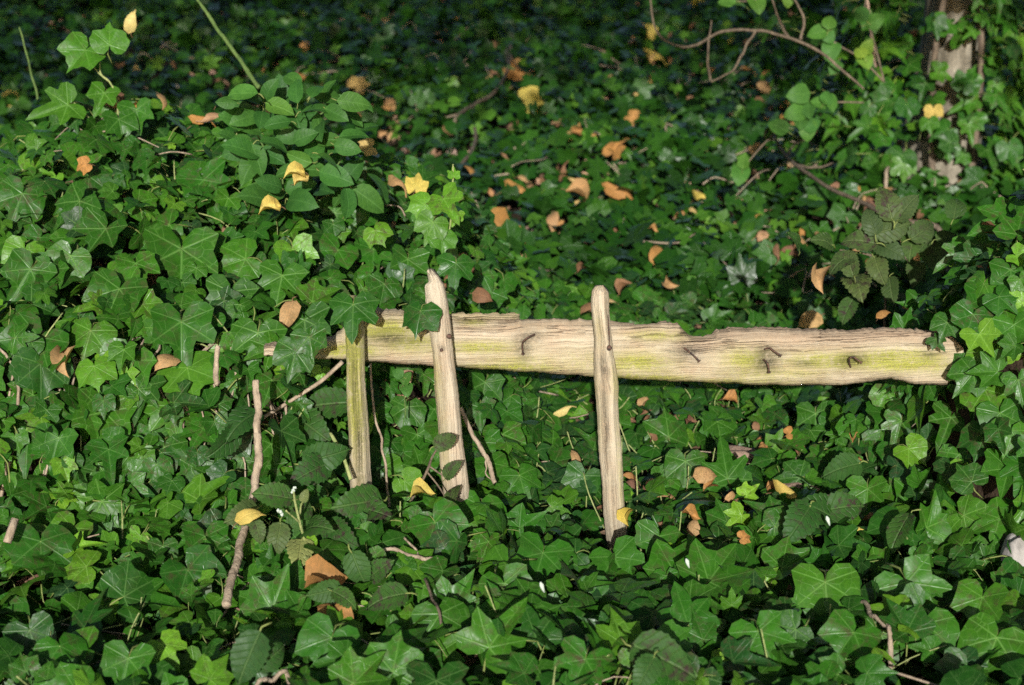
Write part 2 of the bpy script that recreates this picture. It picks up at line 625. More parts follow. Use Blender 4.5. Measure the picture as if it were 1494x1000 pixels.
SH_ME = [leaf_mesh("shrub_leaflet", t, M_SHRUB) for t in SH_T]
RD_ME = [leaf_mesh("round_leaf", ovate(30 + i, .80, 7, 0, 0, .18, .12, .25), M_ROUND) for i in range(3)]
DEAD_T = [ovate(50 + i, [.5, .62, .42, .75][i % 4], 7, .03, 0, [.6, .25, 1.0, .5][i % 4], [.6, 1.0, .4, .6][i % 4], .2, twist=[.6, -1.2, 1.8, .3][i % 4], cup=[.9, -.8, 1.4, .6][i % 4]) for i in range(8)]
DEAD_ME = [leaf_mesh("dead_leaf", t, M_DEAD) for t in DEAD_T]
DLOB_ME = [leaf_mesh("dead_leaf", ivy(60 + i, deep=.9, tip=.95, curl=.9, fold=.9), M_DEAD) for i in range(3)]
LIT_T = [ovate(70 + i, .6, 4, 0, 0, .3, .5, 0, 1, twist=.8) for i in range(4)]
CAN_T = [ovate(80 + i, .6, 2, 0, 0, .2, .3, 0, 1) for i in range(3)]


def frames(nrm, tip):
    """rotation matrices (N,3,3) whose columns are leaf x, y (tip), z (normal)"""
    nrm = nrm / np.linalg.norm(nrm, axis=1, keepdims=True)
    tip = tip - nrm * np.sum(nrm * tip, axis=1, keepdims=True)
    tip = tip / (np.linalg.norm(tip, axis=1, keepdims=True) + 1e-9)
    x = np.cross(tip, nrm)
    return np.stack([x, tip, nrm], axis=2)


def stuff(name, templates, P, R, sc, rnd, mat, parent=None, kind='stuff'):
    """many leaves joined into one mesh"""
    Vs, Ls, Ps, Us, As, St = [], [], [], [], [], []
    base = 0
    pick = rng.integers(0, len(templates), len(P))
    for ti, (V, Fc, uv, stem) in enumerate(templates):
        idx = np.nonzero(pick == ti)[0]
        if len(idx) == 0:
            continue
        W_ = np.einsum('nij,vj->nvi', R[idx], V) * sc[idx][:, None, None] + P[idx][:, None, :]
        Vs.append(W_.reshape(-1, 3))
        nv = len(V)
        flat = np.concatenate([np.array(f) for f in Fc])
        cnt = np.array([len(f) for f in Fc])
        Ls.append((flat[None, :] + (np.arange(len(idx)) * nv)[:, None] + base).ravel())
        Ps.append(np.tile(cnt, len(idx)))
        Us.append(np.tile(uv[flat], (len(idx), 1)))
        As.append(np.repeat(rnd[idx], nv))
        St.append(np.tile(stem, len(idx)))
        base += nv * len(idx)
    V = np.vstack(Vs) - rel(parent)
    L = np.concatenate(Ls).astype(np.int32)
    cnt = np.concatenate(Ps).astype(np.int32)
    me = bpy.data.meshes.new(name)
    me.vertices.add(len(V))
    me.vertices.foreach_set('co', V.astype(np.float32).ravel())
    me.loops.add(len(L))
    me.loops.foreach_set('vertex_index', L)
    me.polygons.add(len(cnt))
    st = np.concatenate([[0], np.cumsum(cnt)[:-1]]).astype(np.int32)
    me.polygons.foreach_set('loop_start', st)
    me.polygons.foreach_set('use_smooth', np.ones(len(cnt), bool))
    u = me.uv_layers.new(name="leaf_uv")
    u.data.foreach_set('uv', np.vstack(Us).astype(np.float32).ravel())
    for k, a in (('rnd', np.concatenate(As)), ('stem', np.concatenate(St))):
        q = me.attributes.new(k, 'FLOAT', 'POINT')
        q.data.foreach_set('value', a.astype(np.float32))
    me.materials.append(mat)
    me.update()
    me.validate()
    o = bpy.data.objects.new(name, me)
    o.color = (0, 0, 0, 1)
    if kind:
        o['kind'] = kind
    return link(o, parent)


def leaf_obj(name, me, p, R, s, tint, parent):
    o = bpy.data.objects.new(name, me)
    o.matrix_basis = Matrix.Translation(Vector(np.asarray(p) - rel(parent))) @ Matrix([list(map(float, r)) for r in R]).to_4x4() @ Matrix.Scale(float(s), 4)
    o.color = (float(tint), 0, 0, 1)
    return link(o, parent)


def facing(p, ang, tilt=.5, roll=0.0, jit=.15):
    """leaf frame: blade turned to the open side and the sky, tip along an image-plane angle (90 up, 270 down)"""
    v = CAM - np.asarray(p)
    v /= np.linalg.norm(v)
    n = v * (1 - tilt) + np.array([0, 0, 1.0]) * tilt + RIGHT * roll + rng.normal(0, jit, 3)
    a = math.radians(ang)
    t = math.cos(a) * RIGHT + math.sin(a) * UP
    return frames(n[None], t[None])[0]


# ------------------------------------------------------------------ the ground
def ground():
    xs = np.concatenate([np.linspace(-40, -3, 24), np.linspace(-2.9, 2.9, 150), np.linspace(3, 40, 24)])
    ys = np.concatenate([np.linspace(-40, 1.2, 20), np.linspace(1.3, 5.2, 130), np.linspace(5.3, 12, 50), np.linspace(13, 60, 20)])
    X, Y = np.meshgrid(xs, ys)
    Z = soil(X, Y) - .045
    V = np.stack([X, Y, Z], -1).reshape(-1, 3)
    nx = len(xs)
    Fc = [(j * nx + i, j * nx + i + 1, (j + 1) * nx + i + 1, (j + 1) * nx + i) for j in range(len(ys) - 1) for i in range(nx - 1)]
    o = link(bpy.data.objects.new("ground", mesh("ground", V, Fc, M_SOIL)))
    o['kind'] = 'structure'
    o['label'] = 'dark woodland soil under the ivy'


ground()

# ------------------------------------------------------------------ the fence
YR = 2.545            # front face of the rail
fence_loc = at(885, 800, 2.52)
fence = empty("wooden_fence", (fence_loc[0], YR, 0), "broken fence of one weathered rail and three upright palings in the ivy", "fence")


def blob(px, py, lst):
    v = np.zeros_like(px)
    for x, y, rx, ry, a in lst:
        v = np.maximum(v, a * np.exp(-(((px - x) / rx) ** 2 + ((py - y) / ry) ** 2)))
    return v


def rail():
    top = np.array([(385, 506), (440, 501), (482, 494), (497, 484), (510, 466), (535, 451), (575, 455), (620, 459), (655, 466), (700, 467), (757, 468), (763, 470), (820, 469),
                    (865, 470), (905, 473), (925, 477), (950, 477), (975, 472), (990, 476), (1000, 487), (1012, 494), (1026, 495), (1040, 492), (1047, 484), (1080, 482), (1130, 481),
                    (1200, 484), (1240, 486), (1275, 482), (1320, 483), (1360, 486), (1383, 486), (1400, 500), (1406, 508)], float)
    bot = np.array([(385, 520), (440, 523), (480, 524), (560, 530), (650, 536), (720, 540), (800, 545), (870, 550), (940, 555), (1000, 557), (1100, 562), (1200, 563), (1240, 562),
                    (1262, 558), (1280, 555), (1300, 554), (1318, 556), (1335, 561), (1370, 562), (1386, 560), (1394, 540), (1406, 520)], float)
    nx, R = 300, 18
    px = np.linspace(385, 1406, nx)
    tp = np.interp(px, top[:, 0], top[:, 1]) + rng.normal(0, .8, nx) + 1.3 * np.sin(px * .21) * np.sin(px * .043)
    bt = np.interp(px, bot[:, 0], bot[:, 1]) + rng.normal(0, .35, nx) + .6 * np.sin(px * .11)
    V, uv, PX, PY = [], [], [], []
    th = .030
    rows = R + 4
    ph = rng.uniform(0, 6, 8)
    for i in range(nx):
        for k in range(R):
            t = k / (R - 1)
            y = tp[i] + (bt[i] - tp[i]) * t
            e = min(t, 1 - t)
            edge = .009 * max(0, 1 - e / .10) ** 2
            bulge = -.004 * math.sin(math.pi * t) + .0022 * math.sin(px[i] * .012 + ph[0] + 3 * t) + .0012 * math.sin(px[i] * .05 + ph[1] + 9 * t)
            crease = .0025 * max(0, math.sin(t * 46 + 1.2 * math.sin(px[i] * .013))) * (t < .38) * min(1, max(0, (px[i] - 640) / 120))
            kn = 0
            for (kx, ky, kr, ka) in ((1120, 530, 14, .005), (765, 505, 16, .004), (1000, 505, 12, .006), (1012, 520, 13, -.004), (1240, 530, 12, .003), (1040, 488, 16, .004)):
                kn += ka * math.exp(-((px[i] - kx) ** 2 + (y - ky) ** 2) / kr ** 2)
            p = at(px[i], y, YR + edge + bulge + crease + kn)
            V.append(p)
            uv.append((px[i] * .00115, y * .00115 + .000045 * (px[i] - 480)))
            PX.append(px[i]); PY.append(y)
        for y, dd in ((bt[i], .6), (bt[i], 1.0), (tp[i], 1.0), (tp[i], .6)):
            q = at(px[i], y, YR)
            V.append((q[0], YR + th * dd, q[2] + .003 * (dd == 1.0) * (1 if y > tp[i] else -1)))
            uv.append((px[i] * .00115, y * .00115 + .03 * dd))
            PX.append(px[i]); PY.append(y)
    Fc = []
    for i in range(nx - 1):
        for k in range(rows):
            k2 = (k + 1) % rows
            Fc.append((i * rows + k, i * rows + k2, (i + 1) * rows + k2, (i + 1) * rows + k))
    Fc.append(tuple(range(rows))[::-1])
    Fc.append(tuple((nx - 1) * rows + k for k in range(rows)))
    PX, PY = np.array(PX), np.array(PY)
    tpv, btv = np.interp(PX, px, tp), np.interp(PX, px, bt)
    T = (PY - tpv) / np.maximum(btv - tpv, 1)
    algae = blob(PX, PY, [(560, 482, 45, 16, .75), (510, 512, 40, 10, .9), (600, 500, 45, 14, .6), (700, 507, 50, 9, .6), (745, 537, 70, 6, .8), (690, 470, 20, 5, .5), (760, 530, 60, 14, .35),
                          (930, 530, 50, 16, .6), (960, 490, 40, 8, .45), (930, 552, 70, 6, .8), (1090, 525, 35, 16, .6), (1110, 545, 60, 12, .4), (1220, 527, 70, 12, .75),
                          (1310, 526, 62, 15, 1.0), (1370, 535, 30, 12, .45), (1060, 558, 120, 5, .5), (850, 530, 40, 20, .25), (1160, 545, 50, 10, .35)])
    algae = np.clip(algae * 1.7, 0, 1)
    mould = blob(PX, PY, [(1117, 512, 15, 9, .9), (1130, 514, 14, 6, .6), (1248, 524, 18, 10, .9), (776, 490, 15, 9, .9), (1014, 521, 9, 9, .5), (1060, 490, 60, 4, .5), (1180, 489, 90, 3, .5), (568, 494, 32, 11, 1.0), (595, 497, 26, 8, .6), (1118, 529, 19, 16, 1.0), (1128, 520, 18, 6, .6), (1175, 531, 20, 5, .8), (1240, 528, 24, 10, .8), (1003, 512, 20, 12, 1.0),
                          (985, 512, 18, 4, .7), (764, 504, 13, 24, .85), (772, 490, 14, 6, .6), (1355, 518, 14, 6, .8), (740, 473, 30, 5, .6), (1010, 490, 26, 4, .7), (560, 462, 30, 6, .35),
                          (1290, 520, 30, 3, .35), (680, 470, 30, 3, .5), (1300, 557, 14, 4, .5), (900, 474, 50, 3, .5), (1100, 488, 45, 6, .3)])
    bark = np.clip(1.0 + .3 * (PX > 1010) - T / .34, 0, 1) * np.interp(PX, [385, 600, 760, 900, 1000, 1060, 1400], [.25, .3, .5, .4, .8, 1, 1])
    bark = np.maximum(bark, .7 * np.exp(-((1 - T) / .06) ** 2) * .6)
    tone = blob(PX, PY, [(1320, 508, 60, 10, .75), (700, 492, 60, 10, .5), (1150, 552, 70, 8, .5), (860, 500, 60, 18, .3), (1012, 520, 12, 10, .8)])
    V = np.array(V) - rel(fence)
    o = link(bpy.data.objects.new("rail", mesh("rail", V, Fc, M_WOOD, dict(algae=algae, mould=mould, bark=bark, tone=tone), uv, "wood_uv")), fence)
    o['label'] = 'long weathered rail stained yellow-green with algae'
    return o


RAIL = rail()


def splinter():
    xs = np.linspace(655, 758, 30)
    V, uv = [], []
    for i, x in enumerate(xs):
        tp = 457 + 1.0 * math.sin(i * .9) + (1.5 if i % 7 == 0 else 0)
        bt = 466
        if i == 0:
            tp = 461
        for y, dd in ((tp, .004), (bt, -.001), (bt, .014), (tp, .016)):
            V.append(at(x, y + rng.normal(0, .3), YR + dd))
            uv.append((x * .00115, y * .00115 + .3))
    Fc = [(i * 4 + k, i * 4 + (k + 1) % 4, (i + 1) * 4 + (k + 1) % 4, (i + 1) * 4 + k) for i in range(29) for k in range(4)]
    Fc += [(3, 2, 1, 0), (116, 117, 118, 119)]
    n = len(V)
    V = np.array(V) - rel(fence)
    link(bpy.data.objects.new("splinter", mesh("splinter", V, Fc, M_WOOD, dict(algae=np.full(n, .25), mould=np.full(n, .25), bark=np.full(n, .55), tone=np.zeros(n)), uv, "wood_uv")), RAIL)


splinter()


def picket(sec, Yt, Yb, prof, algae, mould, tone, label, seed):
    r = np.random.default_rng(seed)
    sec = np.array(sec, float)
    ys = np.concatenate([np.linspace(sec[0, 0], sec[0, 0] + 40, 26), np.linspace(sec[0, 0] + 42, sec[-1, 0], 70)])
    L = np.interp(ys, sec[:, 0], sec[:, 1]) + r.normal(0, .22, len(ys)) + .7 * np.sin(ys * .06 + seed)
    Rr = np.interp(ys, sec[:, 0], sec[:, 2]) + r.normal(0, .22, len(ys)) + .7 * np.sin(ys * .05 + 2 * seed)
    pf = np.array(prof, float)          # (across 0..1, bulge forward in m)
    tt = np.linspace(0, 1, 13)
    bulge = np.interp(tt, pf[:, 0], pf[:, 1])
    V, uv, PX, PY = [], [], [], []
    m = len(tt) + 3
    jag = np.abs(r.normal(0, 3.2, len(tt)))
    for i, y in enumerate(ys):
        Y = Yt + (Yb - Yt) * (y - ys[0]) / (ys[-1] - ys[0])
        for k, t in enumerate(tt):
            x = L[i] + (Rr[i] - L[i]) * t
            groove = .0013 * math.sin(t * 21 + 2 * math.sin(y * .015 + seed)) + .0008 * math.sin(y * .05 + 6 * t)
            taper = min(1, (y - ys[0]) / 14 + .35)
            yj = y + jag[k] * max(0, 1 - (y - ys[0]) / 22)      # splintered end grain
            V.append(at(x, yj, Y - bulge[k] * taper - groove))
            uv.append((y * .00115 + seed, t * .036 + .002 * math.sin(y * .01)))
            PX.append(t); PY.append(y)
        for t in (1.0, .5, 0.0):
            x = L[i] + (Rr[i] - L[i]) * t
            V.append(at(x, y, Y + (.008 if t == .5 else .005)))
            uv.append((y * .00115 + seed, .04 + t * .03))
            PX.append(t); PY.append(y)
    Fc = []
    for i in range(len(ys) - 1):
        for k in range(m):
            k2 = (k + 1) % m
            Fc.append((i * m + k, (i + 1) * m + k, (i + 1) * m + k2, i * m + k2))
    Fc.append(tuple(range(m)))
    Fc.append(tuple((len(ys) - 1) * m + k for k in range(m))[::-1])
    PX, PY = np.array(PX), np.array(PY)
    A = dict(algae=blob(PX, PY, algae), mould=blob(PX, PY, mould), tone=blob(PX, PY, tone), bark=np.zeros(len(PX)))
    V = np.array(V) - rel(fence)
    o = link(bpy.data.objects.new("picket", mesh("picket", V, Fc, M_WOOD, A, uv, "wood_uv")), fence)
    o['label'] = label
    return o


P1 = picket([(431, 504, 522), (435, 502, 526), (445, 502, 528), (480, 504, 531), (540, 505, 533), (600, 507, 536), (660, 509, 540), (705, 511, 543), (790, 516, 549)], 2.505, 2.515,
            [(0, .002), (.12, .012), (.55, .018), (.68, .021), (.82, .014), (1, .002)],
            [(.4, 500, .6, 70, 1.4), (.4, 590, .5, 80, 1.1), (.15, 640, .3, 80, .35), (.5, 690, .3, 40, .4)],
            [(.42, 560, .20, 80, .8), (.5, 645, .20, 70, .95), (.42, 480, .1, 20, .4), (.5, 700, .3, 30, .6)],
            [(.9, 560, .14, 200, .9), (.05, 640, .12, 90, .4)],
            'left paling, greenest, with a dark stripe down its face', 1)
P2 = picket([(392, 625, 632), (395, 623, 636), (400, 623, 640), (412, 625, 646), (415, 620, 648), (418, 619, 649), (430, 620, 651), (470, 625, 657), (540, 633, 665), (600, 637, 671), (660, 641, 678), (720, 646, 685), (800, 653, 694)], 2.500, 2.505,
            [(0, .003), (.2, .014), (.45, .018), (.75, .017), (.92, .010), (1, .002)],
            [(.1, 560, .2, 40, .5), (.2, 650, .2, 60, .35)],
            [(.5, 735, .6, 30, .7), (.5, 508, .16, 5, .9), (.3, 600, .1, 70, .4), (.2, 640, .1, 40, .4), (.55, 540, .12, 50, .25)],
            [(.55, 430, .6, 60, .9), (.8, 600, .25, 160, .6), (.6, 700, .4, 60, .5)],
            'middle paling leaning left with a notched broken tip', 2)
P3 = picket([(416, 869, 880), (420, 866, 884), (423, 864, 887), (432, 863, 888), (450, 863, 889), (490, 866, 893), (520, 866, 895), (540, 867, 899), (560, 868, 902), (600, 870, 903), (680, 876, 908), (740, 880, 912), (790, 885, 915), (840, 889, 919)], 2.498, 2.520,
            [(0, .003), (.15, .013), (.5, .019), (.8, .015), (1, .003)],
            [(.9, 560, .2, 30, .5), (.9, 690, .15, 80, .45), (.05, 600, .15, 60, .3), (.3, 480, .3, 30, .25)],
            [(.5, 800, .6, 40, .8), (.42, 535, .2, 18, .9), (.36, 620, .16, 80, .8), (.5, 720, .14, 50, .5), (.35, 760, .12, 40, .4), (.45, 480, .1, 25, .3)],
            [(.4, 440, .5, 25, .6), (.8, 640, .25, 160, .7), (.1, 650, .15, 150, .6)],
            'right paling, tallest above the ivy, with a rounded split tip', 3)


def nail_head(p, r, parent, axis=(0, -1, .1)):
    a = np.array(axis, float)
    a /= np.linalg.norm(a)
    V, Fc = tube_vf([p + a * .001 - a * .006, p + a * .001, p + a * .0025], [r * .9, r, r * .75], 9, .1)
    V = np.array(V) - rel(fence)
    link(bpy.data.objects.new("nail", mesh("nail", V, Fc, M_RUST)), parent)


def bent_nail(pts, r, parent, Ys):
    path = [at(x, y, YR + d) for (x, y), d in zip(pts, Ys)]
    V, Fc = tube_vf(smooth_path(path, 5), [r, r * .95, r * .9, r * .9, r], 7, .2)
    h, hf = tube_vf([path[-1], path[-1] + (path[-1] - path[-2]) * .12], [r * 1.9, r * 1.7], 8, .1, len(V))
    V, Fc = V + h, Fc + hf
    V = np.array(V) - rel(fence)
    link(bpy.data.objects.new("nail", mesh("nail", V, Fc, M_RUST)), parent)


# the parts hang from the fence's own place, so nails below a part keep the same origin
nail_head(at(655, 491, 2.482), .0042, P2)
nail_head(at(644, 511, 2.481), .0030, P2)
nail_head(at(889, 508, 2.482), .0045, P3)
tube("crack", [at(887, 460, 2.4815), at(888.5, 485, 2.4815), at(889, 505, 2.4815)], [.0006, .0012, .0006], M_RUST, None, 4, 0).parent = P3
bpy.data.objects["crack"].location = -Vector(rel(fence))
nail_head(at(512, 495, 2.486), .0028, P1)
bent_nail([(780, 488), (770, 493), (763, 499), (762, 506), (763, 516)], .0016, RAIL, [-.012, -.022, -.018, -.012, -.005])
bent_nail([(998, 508), (1006, 514), (1014, 521), (1020, 527)], .0016, RAIL, [-.002, -.012, -.018, -.022])
bent_nail([(1110, 512), (1122, 508), (1130, 513), (1139, 519)], .0016, RAIL, [.002, -.014, -.020, -.024])
bent_nail([(1112, 524), (1118, 528), (1121, 534), (1122, 543)], .0016, RAIL, [.002, -.012, -.015, -.012])
bent_nail([(1241, 536), (1239, 525), (1245, 521), (1256, 529)], .0016, RAIL, [.0, -.016, -.020, -.023])

# ------------------------------------------------------------------ ivy growing over the ground, the bank and the fence ends
HERO_USED = []


def scatter(n, xr, yr, lift=(-.05, .05), face=.55, down=.6, rand=.38, keep=None, smin=.055, smax=.105):
    x = rng.uniform(*xr, n * 5)
    y = rng.uniform(*yr, n * 5)
    nr = normal(x, y)
    w = 1 / np.maximum(nr[:, 2], .18)
    ok = rng.uniform(0, 5.0, len(x)) < w
    if keep is not None:
        ok &= keep(x, y)
    x, y, nr = x[ok][:n], y[ok][:n], nr[ok][:n]
    k = len(x)
    h = rng.uniform(lift[0], lift[1], k)
    P = np.stack([x, y, soil(x, y)], -1) + nr * h[:, None]
    v = CAM - P
    v /= np.linalg.norm(v, axis=1, keepdims=True)
    nn = nr * .55 + np.array([0, 0, .45]) + v * face + rng.normal(0, rand, (k, 3))
    tip = np.array([0, -.35, -1.0]) * down + rng.normal(0, .75, (k, 3))
    R = frames(nn, tip)
    s = (smin + (smax - smin) * rng.beta(1.6, 2.2, k)) * 1.05
    patch = .5 + .5 * wob(x * 1.3, y * 1.3, 3.0)
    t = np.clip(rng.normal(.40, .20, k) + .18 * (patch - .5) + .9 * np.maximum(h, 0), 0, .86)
    fresh = rng.random(k) < .035
    t[fresh] = rng.uniform(.88, 1.0, fresh.sum())
    s[fresh] *= .7
    return P, R, s, t, h


def clear_fence(P, margin=0.0):
    """true where a leaf does not cut the rail or the pickets"""
    x, y, z = P[:, 0], P[:, 1], P[:, 2]
    px, py, _ = project(P)
    rail_ = (px > 470) & (px < 1400) & (y > 2.42) & (y < 2.63) & (z > .17) & (z < .44)
    front = (y < 2.62) & (((px > 490) & (px < 940) & (py > 430) & (py < 715)) | ((px > 930) & (px < 1395) & (py > 455) & (py < 580)))
    pk = (y > 2.44) & (y < 2.56) & (z > -.02) & (((px > 490) & (px < 560)) | ((px > 615) & (px < 705)) | ((px > 850) & (px < 930)))
    tall = (px > 830) & (px < 940) & (py > 420) & (py < 795) & (y < 2.62)
    return ~(rail_ | front | pk | tall)


def ivy_patch(root, P, R, s, t, h, nparts, low=False, mat=M_IVY, name="foliage", templates=None):
    px, py, z = project(P)
    inside = (px > -30) & (px < 1524) & (py > -30) & (py < 1030)
    v = CAM - P
    v /= np.linalg.norm(v, axis=1, keepdims=True)
    fac = np.abs(np.sum(v * R[:, :, 2], axis=1))
    lift_n = (h - h.min()) / (np.ptp(h) + 1e-6)
    score = s / z * (.3 + fac) * (.15 + lift_n ** 1.5) * inside
    order = np.argsort(-score)
    top = order[:nparts]
    rest = order[nparts:]
    for i in top:
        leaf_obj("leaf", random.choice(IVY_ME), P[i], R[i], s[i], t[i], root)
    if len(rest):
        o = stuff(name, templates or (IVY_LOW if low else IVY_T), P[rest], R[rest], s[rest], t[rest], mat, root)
    return top


def heroes(root, lst, lift=.05):
    """leaves one can pick out: (px, py, width px, tip angle, tint, [Y])"""
    k = 0
    for e in lst:
        px, py, w, ang, tint = e[:5]
        p = at(px, py, e[5]) if len(e) > 5 else hit(px, py, lift + rng.uniform(0, .02))
        s = w / F * depth(p) / .98
        R = facing(p, ang, .32, rng.uniform(-.15, .15), .10)
        o = leaf_obj("leaf", IVY_ME[(k * 7 + int(px)) % len(IVY_ME)], p - R[:, 1] * s * .12, R, s, tint, root)
        k += 1


# --- ivy in front
front_ivy = empty("ground_ivy", (.1, 2.2, 0), "glossy ivy carpet spread over the ground in front of the palings", "ivy")
P, R, s, t, h = scatter(3000, (-1.05, 1.1), (1.62, 2.62), (-.035, .07), .42, .30, .55, lambda x, y: ~((x < -.34) & (y > 2.5)) & ~((x > .76) & (y > 2.4)), .030, .086)
ok = clear_fence(P)
ivy_patch(front_ivy, P[ok], R[ok], s[ok], t[ok], h[ok], 240)
heroes(front_ivy, [
    (990, 830, 95, 70, .55), (900, 820, 75, 290, .6), (1040, 840, 100, 60, .5), (1205, 860, 95, 270, .62), (1330, 860, 100, 300, .6), (905, 930, 70, 95, .75),
    (720, 935, 95, 60, .6), (560, 800, 85, 280, .45), (640, 770, 80, 300, .5), (700, 745, 70, 260, .55), (740, 860, 80, 290, .5), (790, 815, 85, 250, .5),
    (645, 905, 85, 280, .45), (480, 940, 90, 250, .5), (575, 970, 85, 80, .55), (240, 945, 60, 300, .97), (185, 970, 80, 260, .5), (90, 950, 75, 280, .55),
    (190, 865, 85, 40, .25), (60, 800, 90, 270, .35), (280, 840, 90, 300, .3), (300, 790, 70, 270, .4), (400, 880, 85, 70, .5), (1450, 940, 95, 250, .55),
    (1110, 930, 85, 290, .6), (1000, 900, 85, 110, .45), (850, 970, 80, 250, .5), (780, 900, 80, 40, .45), (1240, 930, 80, 240, .5), (1350, 920, 85, 270, .55),
    (310, 985, 60, 60, .85), (1430, 880, 80, 260, .68), (960, 790, 65, 260, .5), (560, 690, 62, 290, .8), (595, 705, 45, 320, .85), (760, 700, 60, 280, .5), (1060, 690, 70, 100, .5)], .06)

# --- ivy on the left bank
bank_ivy = empty("bank_ivy", (-.7, 2.7, .1), "thick ivy mounded over the buried left end of the rail", "ivy")
P, R, s, t, h = scatter(4900, (-1.75, .06), (2.3, 4.3), (-.025, .065), .50, .95, .45,
                        lambda x, y: (x < -.30) | ((y > 2.66) & (x < .02)), .032, .082)
ok = clear_fence(P)
ivy_patch(bank_ivy, P[ok], R[ok], s[ok], t[ok], h[ok], 210)
heroes(bank_ivy, [
    (515, 452, 72, 270, .35, 2.46), (612, 460, 58, 262, .25, 2.465), (452, 498, 52, 280, .3, 2.45), (430, 520, 60, 255, .3, 2.45),
    (275, 545, 85, 285, .80), (185, 535, 85, 250, .55), (265, 480, 95, 270, .40), (265, 375, 105, 270, .42), (170, 430, 85, 255, .35), (335, 435, 80, 260, .35),
    (375, 495, 80, 265, .45), (445, 475, 75, 275, .35), (430, 370, 60, 290, .93), (350, 380, 70, 200, .6), (410, 410, 75, 260, .5), (470, 430, 70, 250, .35), (300, 270, 75, 290, .45),
    (130, 490, 70, 260, .62), (50, 500, 90, 240, .4), (60, 540, 80, 270, .25), (65, 600, 70, 280, .2), (90, 600, 80, 270, .3), (150, 610, 85, 255, .55), (240, 660, 70, 270, .3), (40, 640, 85, 270, .35),
    (250, 600, 75, 280, .6), (210, 570, 60, 260, .2), (330, 640, 70, 265, .12), (395, 560, 60, 250, .4), (100, 380, 60, 250, .5), (200, 390, 60, 280, .55), (40, 400, 75, 240, .4), (150, 340, 70, 250, .3),
    (30, 290, 70, 250, .35), (110, 300, 75, 230, .3), (240, 330, 60, 200, .5), (545, 370, 60, 270, .5), (595, 385, 60, 265, .45), (490, 370, 60, 240, .5), (560, 420, 50, 255, .3), (665, 390, 55, 262, .35, 2.9),
    (650, 295, 55, 300, .88, 2.95), (615, 300, 42, 200, .9, 2.95), (630, 330, 48, 250, .8, 2.93), (645, 350, 40, 270, .82, 2.93), (662, 255, 20, 90, .95, 2.97), (665, 315, 24, 250, .9, 2.95), (550, 340, 40, 300, .85, 2.95),
    (120, 78, 62, 235, .72, 3.30), (160, 60, 50, 90, .74, 3.30), (92, 155, 62, 205, .68, 3.28), (150, 140, 46, 250, .6, 3.30), (200, 165, 48, 280, .5, 3.28), (175, 180, 50, 280, .45, 3.25)], .06)
YS = 3.31
tube("stem", [at(172, 190, 3.3), at(171, 145, YS), at(160, 120, YS), at(147, 108, YS), at(146, 90, YS)], [.0028, .0022, .002, .0015], M_PALESTEM, bank_ivy)
tube("stem", [at(160, 120, YS), at(145, 108, YS), at(132, 92, YS)], [.0018, .0014], M_PALESTEM, bank_ivy)
tube("stem", [at(130, 172, 3.29), at(118, 160, 3.29), at(108, 150, 3.29)], [.0018, .0014], M_PALESTEM, bank_ivy)
tube("stem", [at(640, 400, 2.9), at(655, 340, 2.95), at(660, 290, 2.96), at(661, 240, 2.98)], [.0026, .0022, .0016], M_PALESTEM, bank_ivy)
wood_paths = []
for k in range(46):                                           # brown runners under the leaves of the bank
    x0 = rng.uniform(-1.15, -.32)
    y0 = 2.44 + .10 * rng.random()
    pts = []
    for q in range(5):
        yy = y0 - .02 + q * .05
        xx = x0 + rng.normal(0, .012) + q * rng.normal(0, .012)
        nn = normal(np.array([xx]), np.array([yy]))[0]
        pts.append(np.array([xx, yy, float(soil(xx, yy))]) + nn * rng.uniform(-.012, .03))
    wood_paths.append((smooth_path(pts, 3), [rng.uniform(.0015, .0038), .002]))
so_ = tubes("runner_stems", wood_paths, M_STICK, bank_ivy)
so_['kind'] = 'stuff'
pp = []
for k in range(420):
    x, y = rng.uniform(-1.2, 1.0), rng.uniform(1.75, 3.3)
    c = np.array([x, y, float(soil(x, y))])
    if not clear_fence(c[None] + np.array([[0, 0, .08]]))[0]:
        continue
    d = rng.normal(0, 1, 3)
    d[2] = abs(d[2]) + .4
    d /= np.linalg.norm(d)
    L_ = rng.uniform(.05, .12)
    pp.append((smooth_path([c, c + d * L_ * .5 + rng.normal(0, .006, 3), c + d * L_ + np.array([0, 0, -.01])], 3), [.0017, .0013]))
so_ = tubes("leaf_stalks", pp, M_PALESTEM, front_ivy, 3)
so_['kind'] = 'stuff'

# --- ivy on the right
right_ivy = empty("mound_ivy", (.95, 2.6, 0), "upright ivy thicket swallowing the right end of the rail", "ivy")
P, R, s, t, h = scatter(3100, (.50, 1.75), (2.22, 3.5), (-.02, .065), .55, .7, .45, lambda x, y: (x > .68) | (y > 2.66), .034, .078)
ok = clear_fence(P)
ivy_patch(right_ivy, P[ok], R[ok], s[ok], t[ok], h[ok], 230)
heroes(right_ivy, [
    (1465, 325, 80, 200, .55), (1425, 385, 65, 230, .25), (1440, 440, 65, 270, .4), (1380, 475, 42, 250, .3, 2.515), (1367, 497, 28, 300, .2, 2.52), (1418, 465, 60, 250, .35, 2.50),
    (1432, 492, 52, 300, .93, 2.48), (1440, 520, 55, 280, .85), (1415, 550, 58, 230, .4, 2.49), (1440, 575, 70, 290, .72), (1460, 610, 65, 280, .5), (1385, 615, 60, 250, .35),
    (1480, 480, 55, 280, .6), (1475, 400, 60, 270, .4), (1245, 625, 45, 270, .6), (1280, 640, 55, 260, .4), (1330, 655, 60, 270, .35), (1300, 590, 60, 230, .35), (1350, 580, 55, 260, .4),
    (1400, 670, 60, 280, .55), (1340, 720, 70, 90, .6), (1265, 720, 60, 270, .6), (1470, 690, 70, 260, .5), (1310, 770, 80, 250, .35), (1450, 760, 70, 200, .6), (1400, 770, 60, 270, .55)], .06)
